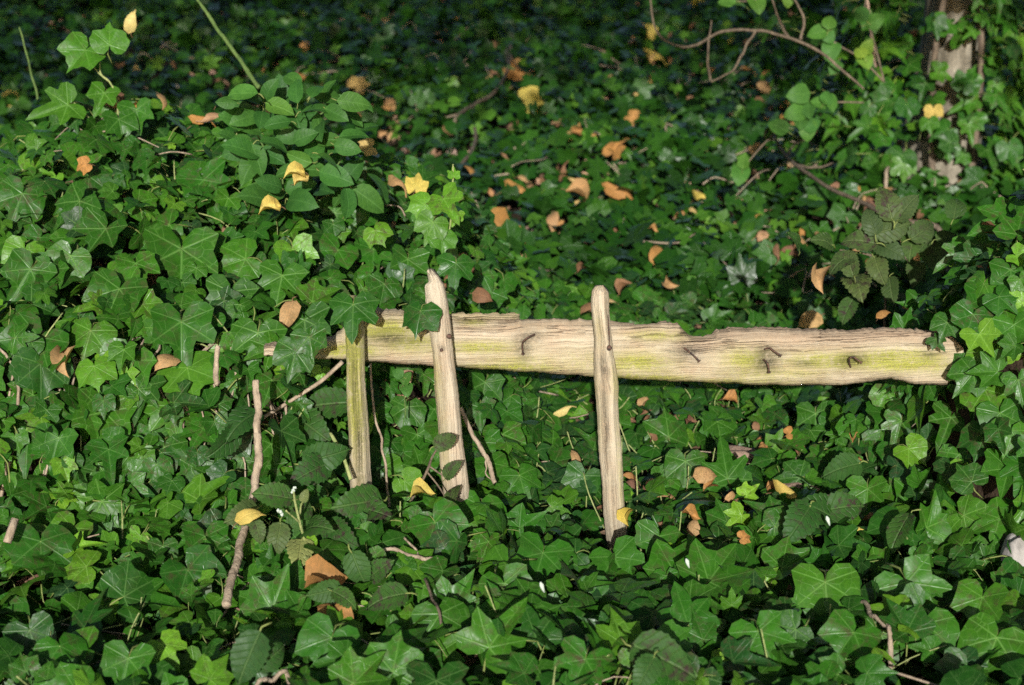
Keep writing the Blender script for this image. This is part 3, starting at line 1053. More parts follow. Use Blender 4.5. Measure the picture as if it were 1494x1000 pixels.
for a in ([(1345, 590), (1325, 640), (1310, 680)], [(1420, 690), (1405, 730), (1390, 760)], [(1488, 740), (1492, 830)], [(1258, 640), (1270, 680), (1275, 690)]):
    q = [hit(x, y, .045) for x, y in a]
    tube("stem", q, [.0028, .0024], M_STICK if a[0][0] != 1258 else M_PALESTEM, right_ivy)

# --- ivy behind the fence, in the middle distance and up the slope
mid_ivy = empty("woodland_ivy", (.3, 3.4, 0), "low dark ivy seen under and above the rail, fallen leaves caught in it", "ivy")
P, R, s, t, h = scatter(4600, (-.9, 1.9), (2.60, 4.35), (-.03, .05), .5, .3, .42, lambda x, y: ((x > -.02) | (y < 2.72) & (x > -.30) | (y > 4.0)) & ((x < .62) | (y > 3.3)), .034, .084)
ok = clear_fence(P)
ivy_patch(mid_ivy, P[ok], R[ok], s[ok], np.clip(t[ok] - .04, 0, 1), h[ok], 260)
heroes(mid_ivy, [(548, 605, 50, 270, .4), (592, 600, 55, 260, .35), (610, 640, 50, 280, .45), (570, 650, 55, 250, .3), (700, 600, 50, 270, .35), (735, 640, 60, 280, .5), (590, 690, 50, 260, .4),
                 (790, 620, 60, 275, .45), (850, 700, 55, 250, .35), (760, 590, 50, 265, .3), (710, 650, 52, 290, .45), (1190, 610, 60, 270, .4), (975, 630, 65, 90, .4), (1000, 680, 60, 270, .35)], .05)
P, R, s, t, h = scatter(40000, (-3.6, 3.8), (4.0, 10.8), (-.04, .10), .40, .2, .6, lambda x, y: rng.random(len(x)) < .45 + .75 * sst(-.45, .15, wob(x, y, 5.0)), .036, .098)
far = stuff("far_ivy", IVY_LOW, P, R, s, np.clip(t + .08 + .22 * wob(P[:, 0], P[:, 1], 4.0), 0, 1), M_SHADEIVY, None)
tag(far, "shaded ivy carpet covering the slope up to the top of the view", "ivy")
for side, xr in ((0, (-3.4, -1.7)), (1, (1.7, 3.4))):            # the carpet goes on beside the view
    P, R, s, t, h = scatter(1600, xr, (1.6, 4.2), (-.03, .05), .4, .4, .42, None)
    o = stuff("ground_ivy", IVY_LOW, P, R, s, t, M_IVY)
    tag(o, "ivy carpet beyond the %s edge of the view" % ("left", "right")[side], "ivy")

# --- brown litter under the ivy
n = 5200
x, y = rng.uniform(-1.9, 1.9, n), 1.6 + 3.4 * rng.random(n) ** 1.2
nr = normal(x, y)
P = np.stack([x, y, soil(x, y)], -1) + nr * rng.uniform(-.045, -.005, n)[:, None]
P[:, 1] = np.where((P[:, 1] > 2.5) & (P[:, 1] < 2.6), P[:, 1] + .1, P[:, 1])
R = frames(nr + rng.normal(0, .3, (n, 3)), rng.normal(0, 1, (n, 3)))
lit = stuff("leaf_litter", LIT_T, P, R, rng.uniform(.03, .065, n), rng.uniform(0, 1, n), M_LITTER)
tag(lit, "dry tan leaf litter showing in gaps between the ivy leaves", "leaf litter")

n = 6000
x, y = rng.uniform(-3.2, 3.4, n), rng.uniform(4.6, 10, n)
nr = normal(x, y)
P = np.stack([x, y, soil(x, y)], -1) + nr * rng.uniform(-.04, .03, n)[:, None]
R = frames(nr + rng.normal(0, .5, (n, 3)), rng.normal(0, 1, (n, 3)))
lit = stuff("leaf_litter", LIT_T, P, R, rng.uniform(.02, .055, n), rng.uniform(0, 1, n), M_LITTER)
tag(lit, "brown litter between the ivy leaves up the shaded slope", "leaf litter")
pp = []
for k in range(90):                                           # thin dry runners over the carpet
    x, y = rng.uniform(-1.0, 1.2), rng.uniform(1.75, 3.4)
    a, L_ = rng.uniform(0, 6.28), rng.uniform(.06, .2)
    q = np.array([[x + math.cos(a) * L_ * u, y + math.sin(a) * L_ * u] for u in (-.5, 0, .5)]) + rng.normal(0, .008, (3, 2))
    c = np.column_stack([q, soil(q[:, 0], q[:, 1]) + rng.uniform(.01, .06, 3)])
    if clear_fence(c).all() and not ((q[:, 1] > 2.4).any() and (q[:, 1] < 2.66).any()):
        pp.append((smooth_path(c, 4), [rng.uniform(.0010, .0026), .001]))
for k in range(130):
    y = rng.uniform(4.0, 7.5)
    x, a, L_ = rng.uniform(-.25, .32) * y, rng.uniform(0, 6.28), rng.uniform(.1, .4)
    q = np.array([[x + math.cos(a) * L_ * u, y + math.sin(a) * L_ * u] for u in (-.5, -.15, .15, .5)]) + rng.normal(0, .015, (4, 2))
    c = np.column_stack([q, soil(q[:, 0], q[:, 1]) + rng.uniform(.02, .11, 4)])
    pp.append((smooth_path(c, 3), [rng.uniform(.0018, .0042), .0015]))
tag(tubes("runner_stems", pp, M_STICK, None, 5), "thin dry brown runners lying among the ivy leaves", "stems")['kind'] = 'stuff'

# ------------------------------------------------------------------ shrub with oval leaflets
shrub = empty("leafy_shrub", at(430, 345, 3.1), "small shrub of matte oval leaflets rising from the ivy bank", "shrub")
LF = [(352, 136, 48, 170), (393, 133, 42, 60), (432, 131, 42, 100), (461, 131, 38, 70), (481, 141, 48, 10), (408, 157, 46, -20), (462, 160, 46, 0), (353, 161, 42, 160), (343, 173, 52, 182),
      (381, 173, 38, -90), (404, 180, 40, 200), (433, 177, 48, -80), (466, 190, 44, -60), (490, 166, 42, -30), (364, 187, 40, 195), (353, 217, 58, 180), (401, 211, 44, 10), (396, 228, 44, -30),
      (460, 219, 44, 60), (435, 231, 40, 150), (484, 238, 44, 10), (365, 245, 54, -110), (457, 248, 48, 0), (490, 258, 54, -20), (472, 277, 46, -50), (381, 289, 72, 195), (438, 294, 60, -15),
      (406, 316, 56, -95), (438, 272, 46, 20), (394, 268, 44, 170), (517, 150, 48, 5), (510, 171, 44, -40), (517, 197, 42, 10), (507, 216, 40, -20), (514, 251, 48, 60), (539, 292, 58, -35), (507, 296, 46, -80),
      (335, 200, 36, 185), (420, 250, 40, 200), (445, 200, 40, 20), (330, 150, 30, 175), (480, 205, 40, -10), (420, 200, 38, 190)]
LF += [(px_ + 14 * math.sin(i_ * 2.4), py_ + 11 * math.cos(i_ * 1.7), L2 * .92, a_ + 35 * math.sin(i_)) for i_, (px_, py_, L2, a_) in enumerate(LF) if i_ % 5 < 4]
for k, (px, py, L_, a) in enumerate(LF):
    Y = 2.97 + .12 * ((k * 37) % 10) / 10 - .0002 * (py - 130)
    p = at(px, py, Y)
    leaf_obj("leaflet", SH_ME[k % 5], p + np.array([0, .07 * (k > 42), 0]), facing(p, a + rng.uniform(-12, 12), .45, rng.uniform(-.35, .35), .26), L_ / F * depth(p) * 1.05, min(.85, abs(rng.normal(.35, .2))), shrub)
for pts in ([(430, 345), (418, 300), (412, 250), (425, 200), (433, 160), (437, 145)], [(412, 255), (390, 225), (370, 180), (375, 150)], [(430, 345), (455, 300), (478, 262), (500, 230)],
            [(425, 200), (450, 180), (480, 160), (505, 160)], [(418, 300), (385, 280), (355, 277)], [(455, 300), (490, 280), (525, 285)], [(478, 262), (460, 235), (455, 210)]):
    tube("stem", [at(x, y, 3.11) for x, y in pts], [.0024, .0014], M_GREENSTEM, shrub)
for (px, py, w_) in ((428, 254, 30), (392, 305, 32), (441, 262, 24)):
    p = at(px, py, 2.93)
    o = leaf_obj("leaflet", SH_ME[px % 5], p, facing(p, 200 if px < 430 else 30, .4), w_ / F * 3.2, .95, shrub)
    o.data = DEAD_ME[1]
    o.color = (.9, 0, 0, 1)
    o['label'] = 'small yellowed leaflet'

# ------------------------------------------------------------------ brambles


def bramble(root, leaves, Y=None, lift=.08):
    for k, (px, py, L_, a, tint, *yy) in enumerate(leaves):
        p = at(px, py, yy[0]) if yy else (at(px, py, Y) if Y else hit(px, py, lift))
        leaf_obj("leaflet", BR_ME[(k * 3 + px) % 5], p, facing(p, a + rng.uniform(-12, 12), .30, rng.uniform(-.3, .3), .24), L_ / F * depth(p) * rng.uniform(.82, 1.0), tint, root)


b1 = empty("bramble_shoot", hit(450, 860), "bramble shoot with a pale yellow-green leaflet and pale woolly buds", "bramble")
bramble(b1, [(437, 808, 62, 275, .98, 2.25), (405, 790, 52, 250, .70, 2.27), (377, 778, 42, 275, .72, 2.25), (352, 752, 60, 205, .62, 2.26), (395, 722, 66, 178, .3, 2.29), (430, 742, 60, 200, .30, 2.3),
             (460, 770, 80, 340, .25, 2.28), (500, 785, 76, 320, .18, 2.3), (440, 755, 50, 30, .35, 2.31)])
tube("stem", [at(455, 850, 2.31), at(447, 800, 2.29), at(438, 765, 2.27), at(431, 735, 2.26), at(428, 716, 2.25)], [.0026, .0022, .0018], M_PALESTEM, b1)
tube("stem", [at(438, 763, 2.27), at(425, 752, 2.25), at(417, 745, 2.24)], [.0017, .0014], M_PALESTEM, b1)
tube("stem", [at(438, 750, 2.27), at(440, 735, 2.26), at(450, 727, 2.25)], [.0017, .0013], M_PALESTEM, b1)
leaf_obj("leaflet", BR_ME[2], at(445, 722, 2.25), facing(at(445, 722, 2.25), 70, .3), 22 / F * 2.3, .85, b1)


def bud(px, py, Y, r, parent):
    V, Fc = [], []
    for q in range(6):
        d = np.array([rng.normal(0, r * .5), rng.normal(0, r * .4), rng.normal(0, r * .6)])
        v, f = tube_vf([at(px, py, Y) + d + np.array([0, 0, -r * .6]), at(px, py, Y) + d, at(px, py, Y) + d + np.array([0, 0, r * .6])], [r * .25, r * .6, r * .2], 6, .3, len(V))
        V += v
        Fc += f
    V = np.array(V) - rel(parent)
    link(bpy.data.objects.new("bud", mesh("bud", V, Fc, M_WHITE)), parent)


bud(428, 715, 2.25, .0036, b1)
bud(410, 747, 2.24, .0050, b1)

b2 = empty("bramble_plant", hit(470, 700), "dark ribbed bramble leaves beside the greenest paling", "bramble")
bramble(b2, [(470, 590, 78, 185, .1, 2.60), (420, 565, 66, 250, .12, 2.58), (455, 625, 84, 330, .15, 2.56), (425, 615, 66, 235, .12, 2.56), (520, 735, 92, 200, .22, 2.36), (545, 745, 70, 330, .2, 2.36), (450, 690, 80, 215, .1, 2.42),
             (480, 665, 72, 20, .12, 2.45), (350, 620, 78, 250, .05, 2.44), (325, 650, 70, 210, .04, 2.42)])
tube("stem", [at(482, 632, 2.5), at(500, 665, 2.47), at(512, 700, 2.45)], [.003, .0035], M_PALESTEM, b2)
tube("stem", [at(500, 528, 2.60), at(470, 555, 2.6), at(440, 575, 2.58), at(400, 600, 2.56), at(380, 612, 2.54)], [.004, .0035, .003], M_STICK, b2)

b3 = empty("bramble_plant", hit(1290, 470), "dusty grey-green bramble spray above the right part of the rail", "bramble")
bramble(b3, [(1293, 292, 66, 95, .62), (1325, 300, 50, 60, .66), (1250, 352, 66, 170, .68), (1308, 332, 62, 20, .6), (1252, 416, 76, 270, .78), (1283, 396, 60, 300, .70), (1225, 385, 56, 220, .65), (1300, 365, 62, 320, .6),
             (1350, 335, 56, 30, .62), (1365, 375, 66, 300, .58), (1335, 400, 54, 260, .6), (1200, 352, 46, 180, .5), (1330, 360, 50, 270, .5), (1270, 320, 48, 120, .6), (1385, 345, 46, 20, .55), (1300, 425, 46, 290, .55),
             (1240, 380, 50, 100, .72), (1160, 350, 46, 160, .4), (1395, 300, 50, 80, .5), (1235, 455, 50, 240, .5)], 3.06)
for pts in ([(1290, 480), (1292, 420), (1290, 370), (1293, 320)], [(1290, 380), (1260, 370), (1225, 365)], [(1292, 370), (1330, 350), (1370, 345)], [(1290, 400), (1262, 398)]):
    tube("stem", [at(x, y, 3.09) for x, y in pts], [.0028, .0018], M_TWIG, b3)

for lab, lst in (("wide dark bramble leaf lying flat in the ivy below the rail's right half", [(1200, 745, 100, 185, .12), (1165, 765, 80, 230, .12), (1235, 740, 80, 10, .14)]),
                 ("matte bramble leaf at the bottom edge right of the tallest paling", [(975, 965, 105, 330, .2), (940, 985, 70, 250, .22)]),
                 ("matte bramble leaf at the bottom edge below the pale stick", [(360, 965, 88, 240, .08), (400, 955, 70, 20, .1)]),
                 ("single rounded bramble leaf facing out of the right ivy", [(1310, 778, 66, 260, .3), (1225, 685, 70, 190, .2)]),
                 ("dark bramble leaf over the brown dead leaves", [(470, 865, 58, 195, .35), (505, 875, 46, 330, .4), (525, 835, 70, 300, .2), (560, 875, 70, 200, .25), (555, 830, 60, 20, .2)])):
    r_ = empty("bramble_leaf", hit(lst[0][0], lst[0][1]), lab, "bramble")
    bramble(r_, lst, None, .095)
    tube("stem", [hit(lst[0][0], lst[0][1], .09), hit(lst[0][0] + 15, lst[0][1] + 10, .06), hit(lst[0][0] + 20, lst[0][1] + 40, .0)], [.0018, .002], M_PALESTEM, r_)

sap = empty("sapling", hit(625, 735), "thin sapling with toothed oval leaves in front of the middle paling", "sapling")
bramble(sap, [(652, 643, 46, 30, .58, 2.42), (660, 684, 42, 35, .56, 2.42), (660, 722, 48, 105, .66, 2.42)])
tube("stem", [at(600, 730, 2.45), at(622, 690, 2.44), at(630, 668, 2.43), at(640, 652, 2.425)], [.0028, .0022, .0014], M_TWIG, sap)
tube("stem", [at(626, 680, 2.44), at(640, 690, 2.43), at(652, 698, 2.425)], [.0018, .0012], M_TWIG, sap)
tube("stem", [at(624, 690, 2.44), at(640, 710, 2.43), at(655, 735, 2.425)], [.0016, .0012], M_TWIG, sap)

seed_ = empty("seedling", hit(590, 600), "round-leaved seedling behind the gap between the left two palings", "seedling")
for (px, py, w_, a) in ((580, 545, 20, 150), (593, 552, 22, 60), (593, 568, 26, 280)):
    p = at(px, py, 2.66)
    leaf_obj("leaf", RD_ME[px % 3], p, facing(p, a, .3), w_ / F * depth(p), .3, seed_)
tube("stem", [at(592, 610, 2.68), at(590, 580, 2.67), at(588, 555, 2.66)], [.0014, .001], M_GREENSTEM, seed_)

# ------------------------------------------------------------------ sticks, twigs and stems


def crooked(pts, radii):                                      # small kinks at the nodes of a woody stem
    P_ = smooth_path(pts, 3)
    k = np.zeros_like(P_)
    k[1:-1] = rng.normal(0, max(radii) * (.22 if max(radii) > .0044 else .5), (len(P_) - 2, 3))
    return P_ + k


def stick(name, pts, radii, mat, label, cat, Y=None, lift=.05, twigs=(), sides=8):
    P_ = [(at(p[0], p[1], p[2]) if len(p) > 2 else (at(p[0], p[1], Y) if Y else hit(p[0], p[1], lift))) for p in pts]
    if len(pts[0]) == 2:                                       # its ends go down between the leaves
        P_ = [P_[0] + (P_[0] - P_[1]) * .25 - np.array([0, 0, .07])] + P_ + [P_[-1] + (P_[-1] - P_[-2]) * .25 - np.array([0, 0, .07])]
    root = empty(name, P_[-1], label, cat)
    tube("stem", crooked(P_, radii), radii, mat, root, sides, .36, 4)
    for tw, rr in twigs:
        Q = [(at(p[0], p[1], p[2]) if len(p) > 2 else (at(p[0], p[1], Y) if Y else hit(p[0], p[1], lift))) for p in tw]
        tube("side_twig", crooked(Q, rr), rr + [rr[-1] * .5], mat, root, 6, .3, 4)
    return root


stick("dead_stick", [(373, 555, 2.42), (376, 600, 2.40), (376, 655, 2.375), (371, 715, 2.34), (355, 775, float(hit(355, 775, .10)[1])), (344, 825, float(hit(344, 825, .10)[1])), (330, 884, float(hit(330, 884, .085)[1]))], [.0056, .0060, .0066, .0062, .0066, .0068], M_STICK,
      "pale bare stick leaning upright through the ivy left of the fence", "stick")
stick("dead_stick", [(318, 505, 2.40), (315, 545, 2.38), (318, 560, 2.37)], [.004, .0045], M_STICK, "short pinkish stick poking out of the ivy bank below the leaf heap", "stick")
stick("dead_stick", [(22, 757, 2.26), (10, 792, 2.24)], [.006, .0065], M_STICK, "stub of pale stick at the photo's left edge", "stick")
stick("dry_stem", [(541, 530, 2.62), (543, 590, 2.60), (556, 640, 2.58), (562, 690, 2.55), (568, 740, 2.5)], [.002, .0022, .0024], M_STICK, "thin curving dry stem hanging right of the greenest paling", "stem")
stick("dry_stem", [(672, 595, 2.66), (690, 635, 2.64), (712, 670, 2.62), (722, 705, 2.60)], [.0035, .004, .0045], M_STICK, "forked pale stem leaning beside the middle paling", "stem",
      twigs=(([(712, 670, 2.62), (708, 690, 2.61), (716, 700, 2.6)], [.0018, .0014]),))
stick("dry_stem", [(560, 805), (610, 815), (640, 822)], [.003, .0035], M_STICK, "brown runner lying across the ivy below the middle paling", "stem", lift=.07,
      twigs=(([(590, 785), (605, 800), (613, 815)], [.0018, .002]),))
stick("dry_stem", [(620, 845), (632, 875), (642, 898)], [.002, .0022], M_TWIG, "thin brown stem curving down through the lower ivy", "stem", lift=.075)
stick("dry_stem", [(375, 997), (400, 990), (420, 984)], [.003, .003], M_STICK, "pale stem end lying at the bottom edge", "stem", lift=.08)
stick("dry_stem", [(1258, 880), (1280, 905), (1298, 922)], [.003, .0035], M_STICK, "brown straight stem in the ivy at lower right", "stem", lift=.075)
stick("green_stem", [(283, -8, 3.6), (305, 25, 3.55), (340, 75, 3.5), (378, 128, 3.4)], [.0034, .0044, .005], M_GREENSTEM, "smooth green stem slanting down from the top edge to the shrub", "stem")
stick("green_stem", [(28, 40, 3.9), (42, 90, 3.85), (55, 145, 3.75)], [.002, .003], M_GREENSTEM, "thin upright green stem in the dark upper left corner", "stem")
stick("dead_twig", [(745, 65), (742, 95), (725, 130), (690, 155), (665, 172)], [.004, .007, .008, .007], M_TWIG, "curved dark twig lying on the shaded ivy near the top", "twig", lift=.10,
      twigs=(([(742, 95), (739, 80), (741, 70)], [.005, .004]),))
stick("dead_twig", [(692, 182), (694, 205), (685, 225), (672, 245)], [.006, .0075, .006], M_TWIG, "short dark twig standing below the curved twig", "twig", lift=.08)
stick("bare_branch", [(948, -10, 4.9), (955, 40, 4.9), (975, 62, 4.85), (1010, 68, 4.8), (1050, 48, 4.75), (1100, 45, 4.7), (1150, 55, 4.65), (1195, 75, 4.6), (1220, 95, 4.6), (1260, 130, 4.6)], [.0025, .0035, .0042, .0046, .0042, .0035], M_TWIG,
      "long bare arching branch across the upper right", "branch",
      twigs=(([(1102, 46, 4.7), (1085, 75, 4.72), (1068, 102, 4.74), (1037, 120, 4.75)], [.0042, .004, .0035]), ([(1037, 118, 4.75), (1032, 80, 4.76), (1038, 30, 4.78)], [.004, .0035]),
             ([(1150, 55, 4.65), (1140, 35, 4.65), (1125, -5, 4.65)], [.005, .004]), ([(1168, 58, 4.63), (1172, 25, 4.63), (1155, -5, 4.63)], [.0045, .004])))
stick("bare_branch", [(1120, 185), (1138, 215), (1160, 240), (1200, 268), (1260, 298), (1310, 322), (1365, 330)], [.004, .0055, .006, .007, .007], M_TWIG, "bare branch sloping down towards the dusty bramble", "branch", lift=.16,
      twigs=(([(1148, 228), (1160, 210), (1175, 205)], [.005, .004]), ([(1160, 240), (1190, 245), (1215, 238)], [.005, .004])))
stick("dead_twig", [(1260, 158), (1235, 175), (1205, 190), (1185, 178)], [.008, .010, .007], M_TWIG, "short straight twig left of the ivy-clad trunk", "twig", lift=.14)
stick("dead_twig", [(1303, 225), (1298, 240), (1294, 252)], [.005, .006], M_STICK, "tiny pale twig upright in front of the trunk's foot", "twig", lift=.12)
stick("red_stem", [(1265, -5, 4.7), (1270, 40, 4.7), (1278, 98, 4.7)], [.004, .005], M_ROT, "straight reddish stem hanging from the top edge near the trunk", "stem")

# rounded leaves on the stems at the upper right
rb = empty("leafy_sprig", at(1250, 150, 4.6), "sprig of small rounded leaves hanging around the reddish stem", "sprig")
for k, (px, py, w_, a, ti) in enumerate([(1075, 5, 30, 200, .5), (1105, 5, 34, 280, .5), (1150, 0, 24, 270, .7), (1210, 32, 26, 80, .4), (1192, 48, 30, 190, .5), (1208, 52, 28, 300, .3), (1212, 75, 34, 260, .35), (1255, 76, 24, 120, .85), (1266, 68, 24, 60, .8),
                                         (1262, 88, 32, 280, .8), (1256, 20, 28, 130, .4), (1278, 30, 30, 30, .4), (1218, 98, 26, 240, .3), (1165, 138, 36, 190, .3), (1160, 165, 34, 200, .6), (1180, 160, 30, 280, .35), (1211, 148, 32, 280, .45), (1207, 142, 26, 60, .5),
                                         (1168, 178, 28, 260, .3), (1135, 185, 32, 150, .3), (1178, 190, 34, 270, .4), (1185, 182, 28, 30, .35), (1080, 255, 34, 260, .5), (1085, 235, 24, 80, .5), (1060, 2, 26, 170, .45), (1195, 150, 26, 170, .6)]):
    p = at(px, py, 4.55 if py > 120 else 4.65)
    leaf_obj("leaf", RD_ME[k % 3], p, facing(p, a, .35, 0, .2), w_ / F * depth(p) * 1.05, ti, rb)
for pts in ([(1290, 120), (1255, 85), (1215, 60), (1200, 30)], [(1260, 150), (1215, 150), (1165, 160), (1135, 180)], [(1290, 120), (1275, 60), (1262, 20), (1265, -10)], [(1165, 160), (1110, 215), (1082, 250)], [(1130, -20), (1100, 0), (1065, 2)]):
    tube("stem", [at(x, y, 4.66) for x, y in pts], [.003, .002], M_TWIG, rb)

# ------------------------------------------------------------------ ivy-clad tree on the right
TB = hit(1368, 285)
TREE_X, TREE_Y = float(TB[0]), max(float(TB[1]), 5.2)
TB = np.array([TREE_X * TREE_Y / float(TB[1]), TREE_Y, 0])
TB[2] = float(soil(TB[0], TB[1])) - .1
tree = empty("ivy_clad_tree", TB, "tree with tan bark showing between climbing ivy at the upper right", "tree")


def trunk():
    V, Fc = [], []
    nz, ns = 60, 22
    for i in range(nz):
        z = 6.5 * (i / (nz - 1)) ** 1.3
        r0 = .09 + .08 * math.exp(-z / .25) - .009 * z
        for k in range(ns):
            th = 2 * math.pi * k / ns
            r = r0 * (1 + .13 * math.sin(3 * th + z * 1.3) + .07 * math.sin(7 * th + 3 * z) + .04 * rng.normal())
            V.append((r * math.cos(th) + .03 * math.sin(z * 1.1), r * math.sin(th) + .02 * z, z))
    for i in range(nz - 1):
        for k in range(ns):
            k2 = (k + 1) % ns
            Fc.append((i * ns + k, i * ns + k2, (i + 1) * ns + k2, (i + 1) * ns + k))
    link(bpy.data.objects.new("trunk", mesh("trunk", V, Fc, M_TRUNK)), tree)


trunk()
for k in range(9):                                              # out-of-view limbs added to carry the shading foliage
    a = math.pi * 1.22 + (k - 4) * .26
    L_ = 4.2 + 1.5 * rng.random()
    z0 = 2.3 + .42 * k % 3.1
    b0 = TB + np.array([0, .04, z0])
    b1_ = b0 + np.array([math.cos(a) * L_ * .5, math.sin(a) * L_ * .5, .5])
    b2_ = b0 + np.array([math.cos(a + .1) * L_, math.sin(a + .1) * L_, .55 + .4 * rng.random()])
    tube("limb", [b0, b1_, b2_], [.06, .035, .012], M_TRUNK, tree, 8, .15, 8)


def shade_crown():  # unseen foliage added above the view to shade the far slope
    n = 82000
    P = np.stack([rng.uniform(-6.0, 7.0, n), rng.uniform(-3.0, 8.0, n), rng.uniform(1.9, 5.6, n)], -1)
    slope = math.tan(SUN_EL)
    sv = P[:, 2] + slope * P[:, 1]                              # height along the sun rays: near ground stays lit, far slope is shaded
    dens = np.minimum(1, sst(1.82, 2.95, sv) * 1.3)
    cl = wob(P[:, 0], sv * 2.0, 2.4) * .5 + .5
    ok = rng.random(n) < dens * (.7 + .5 * cl)
    P = P[ok]
    k = len(P)
    R = frames(np.array([0, -.35, 1.0]) + rng.normal(0, .6, (k, 3)), rng.normal(0, 1, (k, 3)))
    o = stuff("shade_crown", CAN_T, P, R, rng.uniform(.07, .13, k), rng.uniform(0, 1, k), M_SHADE_CROWN, tree)


shade_crown()

climb = empty("climbing_ivy", TB + np.array([0, -.12, 0]), "ivy climbing the tan-barked trunk with one yellow leaf", "ivy")
n = 820
th = rng.uniform(math.pi * .9, math.pi * 2.1, n)
zz = rng.uniform(.05, 1.3, n)
rr = .125 + .09 * np.exp(-zz / .25) + np.abs(rng.normal(0, .09, n))
P = np.stack([TB[0] + rr * np.cos(th) * 1.7, TB[1] + rr * np.sin(th), TB[2] + zz], -1)
bare = (np.abs(P[:, 0] - TB[0] + .03) < .045) & (rng.random(n) < .5)
P = P[~bare]  # bark shows in a strip
rr = rr[~bare]
k = len(P)
th_ = np.arctan2(P[:, 1] - TB[1], P[:, 0] - TB[0])
R = frames(np.stack([np.cos(th_) * .6, np.sin(th_) * .9, np.full(k, .45)], -1) + rng.normal(0, .3, (k, 3)), np.array([0, 0, -1.0]) + rng.normal(0, .6, (k, 3)))
ivy_patch(climb, P, R, rng.uniform(.05, .095, k), np.clip(rng.normal(.5, .2, k), 0, .9), rr, 230)
p = at(1362, 160, TB[1] - .26)
o = leaf_obj("leaf", DLOB_ME[0], p, facing(p, 270, .1), 28 / F * depth(p), .80, climb)
o['label'] = 'yellow leaf'
for dx in (-.06, .05):
    tube("stem", [TB + np.array([dx, -.17, .1]), TB + np.array([dx * 1.4, -.15, .5]), TB + np.array([dx * .6, -.14, 1.0]), TB + np.array([dx, -.14, 1.6])], [.012, .010, .008], M_TWIG, climb)

